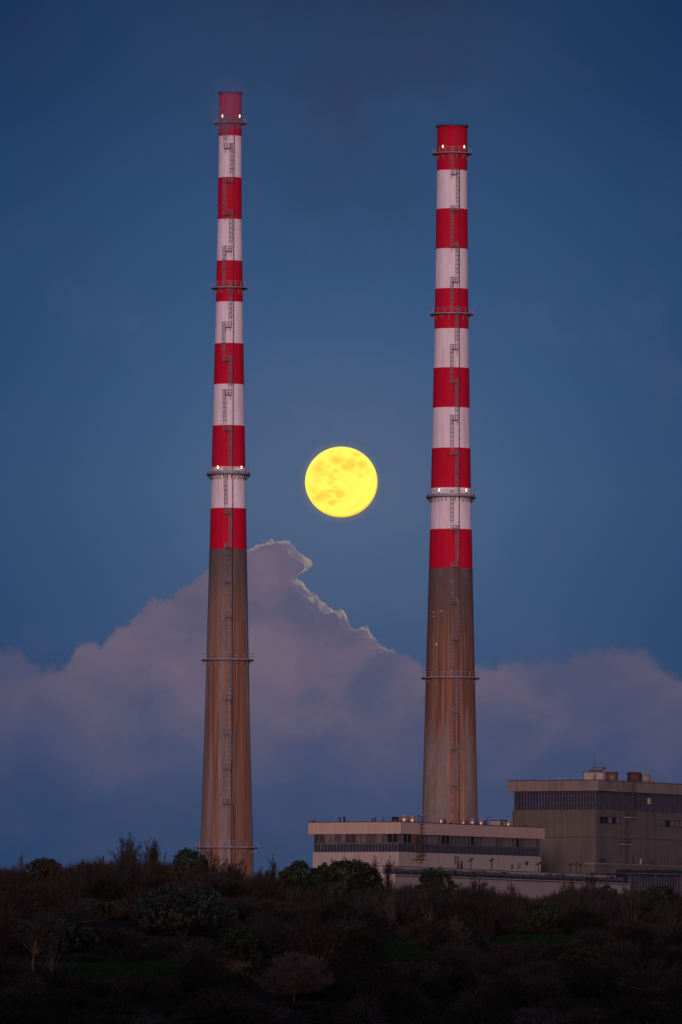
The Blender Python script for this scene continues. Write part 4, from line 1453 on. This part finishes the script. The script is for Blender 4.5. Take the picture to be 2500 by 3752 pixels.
def leafy(name, px, Y, ptop, wpx, label, cat, ml, seed=1, dens=1.0, low=0.0, lobes=5, leaf=0.12, group='evergreens on the slope'):
    rng = np.random.default_rng(seed)
    base = place(px, Y)
    H = at(px, ptop, Y).z - base.z
    Wd = wpx * mpp(Y)
    NAMED.append((px, wpx, Y, ptop))
    root = empty(name, base)
    tag(root, label, cat, group)
    LB = [(0, 0, H * 0.52, Wd * 0.5, H * 0.5)]
    for i in range(lobes):
        a = rng.uniform(0, 2 * math.pi)
        rr = rng.uniform(0.2, 0.42) * Wd
        LB.append((math.cos(a) * rr * 0.9, math.sin(a) * rr * 0.7, H * rng.uniform(0.3, 0.72), Wd * rng.uniform(0.16, 0.26), H * rng.uniform(0.16, 0.26)))
    P, Nn = [], []
    for (cx, cy, cz, rw, rh) in LB:
        area = 2 * math.pi * rw * (rw + rh)
        nc = int(area * 3.4 * dens) + 8
        d = rng.normal(size=(nc, 3))
        d /= np.linalg.norm(d, axis=1, keepdims=True)
        d[:, 2] = np.where(d[:, 2] < -0.55, -d[:, 2], d[:, 2])
        sh = rng.uniform(0.86, 1.03, size=(nc, 1))
        c_ = d * np.array([rw, rw * 0.85, rh]) * sh + np.array([cx, cy, cz])
        for q in range(nc):
            m2 = rng.integers(16, 34)
            cr2 = rng.uniform(0.14, 0.30)
            off = rng.normal(size=(m2, 3))
            off /= np.linalg.norm(off, axis=1, keepdims=True) + 1e-9
            nn = off * 0.8 + d[q] * 0.5 + rng.normal(size=(m2, 3)) * 0.35
            P.append(c_[q] + off * cr2 * rng.uniform(0.6, 1.0, size=(m2, 1)))
            Nn.append(nn)
    # inner foliage so that the crown is not hollow
    ni = int(260 * dens * Wd)
    d = rng.normal(size=(ni, 3))
    d /= np.linalg.norm(d, axis=1, keepdims=True)
    P.append(d * rng.uniform(0.3, 0.85, size=(ni, 1)) * np.array([Wd / 2, Wd * 0.42, H * 0.5]) + np.array([0, 0, H * 0.5]))
    Nn.append(rng.normal(size=(ni, 3)))
    P = np.concatenate(P)
    Nn = np.concatenate(Nn)
    keep = P[:, 2] > 0.02
    P, Nn = P[keep], Nn[keep]
    Nn /= np.linalg.norm(Nn, axis=1, keepdims=True) + 1e-9
    e1 = np.cross(Nn, rng.normal(size=P.shape))
    e1 /= np.linalg.norm(e1, axis=1, keepdims=True) + 1e-9
    e2 = np.cross(Nn, e1)
    s_ = rng.uniform(0.6, 1.25, size=(len(P), 1)) * leaf
    V_ = np.stack([P - e1 * s_, P - e2 * s_ * 0.5, P + e1 * s_, P + e2 * s_ * 0.5], axis=1).reshape(-1, 3)
    F_ = np.arange(len(P) * 4).reshape(-1, 4)
    np_mesh('crown', V_, F_, ml, root)
    mb = MB()
    for i in range(6):
        a = rng.uniform(0, 6.28)
        mb.tube([(0.1 * math.cos(a), 0.1 * math.sin(a), -0.2), (Wd * .1 * math.cos(a), Wd * .1 * math.sin(a), H * .3), (Wd * .3 * math.cos(a), Wd * .3 * math.sin(a), H * .65)], [0.12, 0.08, 0.03], 5)
    mb.build('trunk', M_dbark, root)
    return root


CRY = 640
# evergreens
leafy('evergreen_shrub', 160, 634, 3152, 165, 'olive green bushy crown on the skyline at far left', 'shrub', M_olive, 21, 0.9, 0, 4)
leafy('evergreen_shrub', 690, 641, 3116, 130, 'dark spiky evergreen on the skyline just left of the slim chimney base', 'shrub', M_leaf, 22, 0.9, 0, 5)
leafy('evergreen_shrub', 10, 640, 3190, 90, 'dark evergreen cut off by the left edge on the skyline', 'shrub', M_leaf, 23, 0.9, 0, 4)
leafy('evergreen_shrub', 1098, 634, 3164, 165, 'rounded evergreen between slim chimney and plant, smaller of the touching pair', 'shrub', M_leaf, 24, 1.0, 0, 5)
leafy('evergreen_shrub', 1262, 628, 3156, 290, 'large rounded evergreen below the left corner of the low pale building', 'shrub', M_leaf, 25, 1.15, 0, 8)
leafy('evergreen_shrub', 1600, 634, 3186, 145, 'evergreen top in front of the long annex wall', 'shrub', M_leaf, 26, 0.8, 0, 4)
leafy('evergreen_shrub', 668, 578, 3252, 350, 'broad grey green evergreen, biggest bush on the left slope', 'shrub', M_leafg, 27, 1.05, 0, 9, 0.13)
leafy('evergreen_shrub', 820, 588, 3375, 120, 'low grey green evergreen hugging the right foot of the biggest left bush', 'shrub', M_leafg, 28, 0.9, 0, 4, 0.12)
leafy('evergreen_shrub', 210, 556, 3360, 290, 'dark evergreen mass behind the yellow trunked tree', 'shrub', M_leafg, 29, 0.8, 0, 7)
leafy('evergreen_shrub', 1245, 572, 3392, 90, 'small dark evergreen ball right of the fan shaped shrub', 'shrub', M_leaf, 30, 0.8, 0, 3)
leafy('evergreen_shrub', 620, 622, 3185, 110, 'olive bush beneath the spiky skyline evergreen', 'shrub', M_olive, 31, 0.8, 0, 4)
leafy('evergreen_shrub', 2230, 636, 3246, 70, 'small dark evergreen below the right end of the annex pipes', 'shrub', M_leaf, 32, 0.8, 0, 3)
leafy('evergreen_shrub', 2420, 630, 3250, 150, 'dark evergreen mass under the blue shed', 'shrub', M_leaf, 33, 0.7, 0, 4)
leafy('evergreen_shrub', 1990, 606, 3330, 130, 'dark rounded evergreen in mid slope under the middle of the annex wall', 'shrub', M_leaf, 35, 0.8, 0, 4)
leafy('evergreen_shrub', 400, 600, 3300, 190, 'wide dark evergreen left of the biggest grey green bush', 'shrub', M_leaf, 36, 0.7, 0, 6)
leafy('evergreen_shrub', 2150, 560, 3470, 190, 'dark olive bush between the rounded brown crown and the broad domed tree', 'shrub', M_olive, 37, 0.7, 0, 6)
leafy('evergreen_shrub', 860, 540, 3400, 170, 'dark evergreen patch below the low domed bare tree', 'shrub', M_leaf, 34, 0.6, 0, 4)
# bare shrubs and trees
bare('bare_tree', 470, 640, 3074, 120, 'tall bare many stemmed tree on the skyline, left of the tall pair', 'tree', M_grey, M_bark, 30, 1.0, False, 0.9, 0, 41)
bare('bare_tree', 565, 641, 3086, 90, 'tall bare tree on the skyline, right of the tall pair', 'tree', M_red, M_bark, 24, 1.0, False, 0.9, 0, 42)
for i, (px, pt, wd, lb) in enumerate([(300, 3155, 70, 'wispy bare shrub between olive bush and tall bare pair'), (365, 3140, 60, 'wispy bare shrub just left of the tall bare pair'),
                                      (75, 3150, 70, 'thin bare shrub on the far left skyline'), (1000, 3150, 50, 'thin upright bare shrub right of the slim chimney'),
                                      (960, 3175, 60, 'low wispy shrub touching the slim chimney base on the right'),
                                      (1310, 3150, 70, 'bare twiggy shrub behind the large rounded evergreen'), (1370, 3140, 45, 'bare upright shrub before the pale wall, tallest there'), (1425, 3152, 55, 'bare brush at the corner of the low pale building'),
                                      (1880, 3232, 60, 'lone twiggy bush in front of the middle annex wall'), (2090, 3222, 90, 'reddish twig crown before the annex wall, left of two'), (2165, 3212, 80, 'reddish twig crown before the annex wall, right of two'),
                                      (2330, 3222, 110, 'tall thin bare tree before the blue shed')]):
    bare('bare_shrub', px, 641 - (i % 3), pt, wd, lb, 'shrub', [M_grey, M_red, M_pale][i % 3], M_dbark, 14, 1.0, False, 0.6, 0, 60 + i)
bare('bare_shrub', 760, 642, 3118, 150, 'russet brush crossing the base of the slim chimney', 'shrub', M_red, M_bark, 22, 1.0, False, 0.6, 0, 43)
bare('bare_shrub', 860, 637, 3145, 130, 'dark red brush in front of the slim chimney, right half', 'shrub', M_red, M_dbark, 18, 1.0, False, 0.6, 0, 44)
bare('bare_shrub', 1155, 548, 3362, 215, 'fan shaped bare shrub of rising stems in mid slope', 'shrub', M_red, M_bark, 30, 1.1, False, 1.1, 0, 45)
bare('bare_tree', 940, 552, 3345, 215, 'low domed bare tree left of the fan shaped shrub', 'tree', M_grey, M_dbark, 26, 1.0, True, 1.3, 0.12, 46)
bare('bare_tree', 1080, 505, 3498, 270, 'large domed bare tree with pale forked trunk, lowest centre', 'tree', M_pale, M_bark, 44, 1.0, True, 1.3, 0.22, 47)
bare('bare_tree', 1575, 612, 3230, 120, 'pale fan limbed bare tree under the evergreen by the annex', 'tree', M_grey, M_bark, 14, 1.0, False, 1.0, 0.0, 48)
bare('bare_tree', 1740, 630, 3215, 150, 'rounded reddish bare crown before the annex wall at centre right', 'tree', M_red, M_dbark, 18, 1.0, True, 1.2, 0.1, 49)
bare('bare_tree', 1682, 586, 3362, 90, 'small round pale crown below the reddish one', 'tree', M_pale, M_bark, 14, 1.0, True, 1.1, 0.1, 50)
bare('bare_tree', 1922, 560, 3440, 150, 'rounded brown bare crown right of centre beneath the grass strip', 'tree', M_grey, M_dbark, 22, 1.0, True, 1.2, 0.1, 51)
bare('bare_tree', 2390, 522, 3518, 270, 'broad domed bare tree in the lower right corner', 'tree', M_grey, M_bark, 30, 1.0, True, 1.2, 0.15, 52)
bare('bare_tree', 2310, 614, 3250, 150, 'bare tree with pale forking trunk under the blue shed', 'tree', M_grey, M_bark, 12, 1.0, False, 1.0, 0, 53)
bare('bare_tree', 2460, 612, 3270, 120, 'bare forking tree at the right edge', 'tree', M_grey, M_bark, 10, 1.0, False, 1.0, 0, 54)
bare('bare_tree', 125, 531, 3335, 170, 'bare tree with a yellow lichen covered trunk at left', 'tree', M_grey, M_ybark, 15, 1.0, False, 0.9, 0.34, 55)
bare('bare_tree', 190, 532, 3372, 150, 'thin grey forked tree right of the yellow trunked one', 'tree', M_grey, M_bark, 8, 0.9, False, 0.9, 0.05, 56)
bare('bare_tree', 22, 560, 3300, 130, 'russet bare crown cut off by the left edge', 'tree', M_red, M_dbark, 14, 1.0, True, 1.2, 0.1, 57)
bare('bare_shrub', 1780, 590, 3340, 80, 'orange brown shrub beside the small round pale crown', 'shrub', M_red, M_dbark, 12, 1.0, False, 1.1, 0, 58)
bare('bare_shrub', 1430, 600, 3300, 120, 'olive tinted bare shrub right of the large rounded evergreen', 'shrub', M_pale, M_dbark, 10, 1.0, False, 0.9, 0, 59)
bare('bare_shrub', 200, 600, 3230, 130, 'russet shrub beneath the olive skyline bush', 'shrub', M_red, M_dbark, 14, 1.0, False, 1.1, 0, 72)
bare('bare_shrub', 2060, 622, 3270, 120, 'dark brush with pale stems under the annex wall', 'shrub', M_grey, M_bark, 10, 1.0, False, 1.0, 0, 73)

# undergrowth: masses no one could count
SKY = [(0, 3205), (40, 3208), (100, 3192), (230, 3180), (330, 3162), (420, 3160), (600, 3166), (640, 3165), (700, 3150), (760, 3145), (830, 3165), (880, 3188), (940, 3208), (1000, 3214), (1100, 3222), (1400, 3240),
       (1440, 3242), (1530, 3228), (1600, 3230), (1690, 3224), (1760, 3238), (1850, 3262), (1960, 3270), (2060, 3248), (2160, 3236), (2280, 3240), (2400, 3248), (2500, 3262)]


def shrub_proto(rng, ntw, dome):
    # unit shrub: height 1, width ~1; dome = rounded crown of fine twigs, else upright stems
    az = rng.uniform(0, 2 * np.pi, ntw)
    if dome:
        ph = np.arccos(rng.uniform(0.02, 1, ntw))
        rr = rng.uniform(0.45, 0.88, ntw)
        n_ = np.stack([np.cos(az) * np.sin(ph), np.sin(az) * np.sin(ph), np.cos(ph)], axis=1)
        P0 = n_ * rr[:, None] * np.array([0.5, 0.5, 0.72]) + np.array([0, 0, 0.22])
        d = n_ * np.array([0.8, 0.8, 1.0]) + rng.normal(size=(ntw, 3)) * 0.33
        d /= np.linalg.norm(d, axis=1, keepdims=True)
        P1 = P0 + d * rng.uniform(0.08, 0.22, (ntw, 1))
        return P0, P1
    r0 = rng.uniform(0, 1, ntw) ** 0.6
    h0 = rng.uniform(0.0, 0.75, ntw)
    P0 = np.stack([np.cos(az) * r0 * 0.4 * (0.4 + h0), np.sin(az) * r0 * 0.4 * (0.4 + h0), h0 * (1 - 0.35 * r0 ** 2)], axis=1)
    d = np.stack([np.cos(az) * r0 * 0.6, np.sin(az) * r0 * 0.6, np.full(ntw, 0.8)], axis=1) + rng.normal(size=(ntw, 3)) * 0.28
    d /= np.linalg.norm(d, axis=1, keepdims=True)
    L = rng.uniform(0.14, 0.42, (ntw, 1))
    P1 = P0 + d * L
    P1[:, 2] = np.minimum(P1[:, 2], 1.0 + rng.uniform(-0.1, 0.08, ntw))
    return P0, P1


def grass_zone(px, py):
    z = [(260, 700, 3545, 3592), (1358, 1575, 3450, 3520), (1800, 2130, 3428, 3452)]
    return any(a < px < b and c < py < d for a, b, c, d in z)


rng = np.random.default_rng(99)
protos = [shrub_proto(rng, 240, False) for _ in range(5)] + [shrub_proto(rng, 620, True) for _ in range(4)]
buckets = {0: [], 1: [], 2: []}


def hcap(px, yy, zg, hh, w_):
    for (npx, nw, nY, npt) in NAMED:
        crest = nY > 620
        if yy < nY + 1 and abs(px - npx) < nw * 0.5 + 12 and not crest:
            nb_ = 3600 - (float(np.interp(nY, PY, PZ)) - 4) / nY * F
            lim = npt + 0.78 * (nb_ - npt)
            zmax = 4 + (3600 - lim) / F * yy
            hh = min(hh, zmax - zg)
        if crest and yy > 560 and yy < nY + 1 and nw > 125 and abs(px - npx) < nw * 0.45:
            zmax = 4 + (3600 - npt - 70) / F * yy
            hh = min(hh, zmax - zg)
        if abs(yy - nY) < 1.6 and abs(px - npx) < nw * 0.35 and not crest:
            hh = min(hh, 0.5)
    return hh


def add(b, xx, yy, zg, hh, wd, pi_):
    px = 1250 + xx / yy * F
    h2 = hcap(px, yy, zg, hh, wd)
    pb = 3600 - (zg - 4) / yy * F
    for (a_, b_, c_, d_) in [(260, 700, 3545, 3585), (1358, 1575, 3455, 3505), (1800, 2130, 3428, 3448)]:
        if a_ - 10 < px < b_ + 10 and pb > c_:
            h2 = min(h2, 4 + (3600 - d_) / F * yy - zg)
    if h2 < 0.3:
        return
    wd *= max(0.5, (h2 / hh) ** 0.5)
    buckets[b].append((xx, yy, zg - 0.1, h2, wd, rng.uniform(0, 6.28), pi_))


Y = 472.0
while Y < 646:
    half = 2900 / 2 * mpp(Y)
    x = -half
    while x < half:
        xx = x + rng.uniform(-1, 1)
        yy = Y + rng.uniform(-1, 1)
        px = 1250 + xx / yy * F
        zg = ground(xx, yy)
        py = 3600 - (zg - 4) / yy * F
        nz_ = mnoise.noise(Vector((xx * 0.09, yy * 0.06, 1.0)))
        hh = rng.uniform(0.5, 1.2) * (1 + 0.5 * nz_)
        if yy > 622:
            ps = np.interp(px, [q[0] for q in SKY], [q[1] for q in SKY])
            zt_ = 4 + (3600 - ps) / F * yy + 0.55 * mnoise.noise(Vector((xx * 0.28, 3.0, 8.0)))
            hh = max(0.7, (zt_ - zg) * rng.uniform(0.82, 1.02) + (0.45 if px < 1000 else 0.1))
        if grass_zone(px, py) or grass_zone(px, py + 6):
            if rng.uniform() < 0.95:
                x += 1.9
                continue
        wd = rng.uniform(1.2, 2.2) * (0.8 + 0.25 * hh)
        n2_ = mnoise.noise(Vector((xx * 0.13 + 9, yy * 0.09, 4.0)))
        if yy > 600:
            b = 0 if n2_ > -0.15 else 1
        else:
            b = 2 if n2_ < 0.28 else (1 if nz_ > -0.25 else 0)
        add(b, xx, yy, zg, hh, wd, int(rng.integers(0, 5)))
        x += 1.6
    Y += 2.1
# larger rounded clumps standing out of the tangle
for i in range(330):
    yy = 480 + 160 * rng.uniform() ** 0.8
    xx = rng.uniform(-1, 1) * 1450 * mpp(yy)
    zg = ground(xx, yy)
    px = 1250 + xx / yy * F
    py = 3600 - (zg - 4) / yy * F
    if any(grass_zone(px, py + q) for q in (-20, 0, 20, 45)):
        continue
    hh = rng.uniform(1.3, 2.9)
    if yy > 606:
        hh = rng.uniform(1.0, 1.8)
    b = int(rng.choice([0, 1, 2], p=[0.4, 0.4, 0.2] if yy > 600 else ([0.12, 0.38, 0.5] if yy > 560 else [0.06, 0.2, 0.74])))
    add(b, xx, yy, zg, hh, hh * rng.uniform(1.1, 1.9), int(rng.integers(5, 9)))
# tall rounded scrub just below the crest, and soft mounds in mid slope
for i in range(150):
    if i < 95:
        yy = rng.uniform(588, 634)
        xx = rng.uniform(-1, 1) * 1350 * mpp(yy)
        hh = rng.uniform(1.8, 3.0)
    else:
        yy = rng.uniform(500, 585)
        xx = rng.uniform(-1, 1) * 1350 * mpp(yy)
        hh = rng.uniform(1.8, 3.2)
    zg = ground(xx, yy)
    px = 1250 + xx / yy * F
    py = 3600 - (zg - 4) / yy * F
    ps = np.interp(px, [q[0] for q in SKY], [q[1] for q in SKY])
    zmx = 4 + (3600 - ps - 25) / F * yy
    hh = min(hh, zmx - zg)
    if hh < 0.8 or any(grass_zone(px, py + q) for q in (-30, 0, 25, 55)):
        continue
    b = int(rng.choice([0, 1, 2], p=[0.45, 0.35, 0.2] if yy > 588 else [0.12, 0.33, 0.55]))
    add(b, xx, yy, zg, hh, hh * rng.uniform(1.1, 1.6), int(rng.integers(5, 9)))
    for q in range(3):
        add(b, xx + rng.uniform(-1, 1), yy - rng.uniform(0, 1.2), zg, hh * rng.uniform(0.6, 0.95), hh * rng.uniform(0.7, 1.1), int(rng.integers(0, 9)))
for b, (nm, mt_, lb) in enumerate([('scrub_thicket', M_red, 'russet thicket of bare scrub along the top of the slope'), ('scrub_thicket', M_grey, 'grey brown tangle of bare scrub in patches over the slope'),
                                   ('bramble_undergrowth', M_dark, 'almost black bramble undergrowth covering the lower slope')]):
    Vs, n0 = [], 0
    P0s, P1s = [], []
    for (xx, yy, zz, hh, wd, rot, pi_) in buckets[b]:
        P0, P1 = protos[int(pi_)]
        c_, s_ = math.cos(rot), math.sin(rot)
        M_ = np.array([[c_ * wd, -s_ * wd, 0], [s_ * wd, c_ * wd, 0], [0, 0, hh]])
        P0s.append(P0 @ M_.T + np.array([xx, yy, zz]))
        P1s.append(P1 @ M_.T + np.array([xx, yy, zz]))
    if not P0s:
        continue
    V_, F_ = twig_tris(np.concatenate(P0s), np.concatenate(P1s), 0.022, rng, 0.008)
    o = np_mesh(nm, V_, F_, mt_)
    tag(o, lb, 'undergrowth', None, 'stuff')


def tufts(name, label, cat, zone, m_, nt, h, seed, wide=0.02):
    r = np.random.default_rng(seed)
    x0, x1, y0, y1 = zone
    P = []
    while len(P) < nt:
        px, py = r.uniform(x0, x1), r.uniform(y0, y1)
        Y = depth_for(py) + r.uniform(-0.5, 0.5)
        x = at(px, 3400, Y).x
        P.append((x, Y, ground(x, Y)))
    P = np.array(P)
    d = r.normal(size=P.shape) * 0.35
    d[:, 2] = 1
    P1 = P + d * r.uniform(0.5, 1.2, size=(nt, 1)) * h
    V_, F_ = twig_tris(P, P1, wide, r, 0.006)
    o = np_mesh(name, V_, F_, m_)
    tag(o, label, cat, None, 'stuff')


tufts('grass', 'green grass strip left of centre below the dark bushes', 'grass', (250, 715, 3530, 3594), M_grass, 18000, 0.22, 1, 0.035)
tufts('grass', 'green grass patch on the slope right of the fan shaped shrub', 'grass', (1350, 1585, 3432, 3522), M_grass, 14000, 0.22, 2, 0.035)
tufts('grass', 'thin green grass strip below the annex wall at right', 'grass', (1790, 2140, 3414, 3453), M_grass, 14000, 0.22, 3, 0.035)
tufts('dry_stalks', 'pale dry stalks and weeds at the lower left of centre', 'weeds', (790, 940, 3560, 3650), M_dry, 1800, 0.6, 4)
tufts('dry_stalks', 'straggling dry weeds along the bottom right', 'weeds', (1980, 2450, 3690, 3750), M_dry, 2200, 0.5, 5)
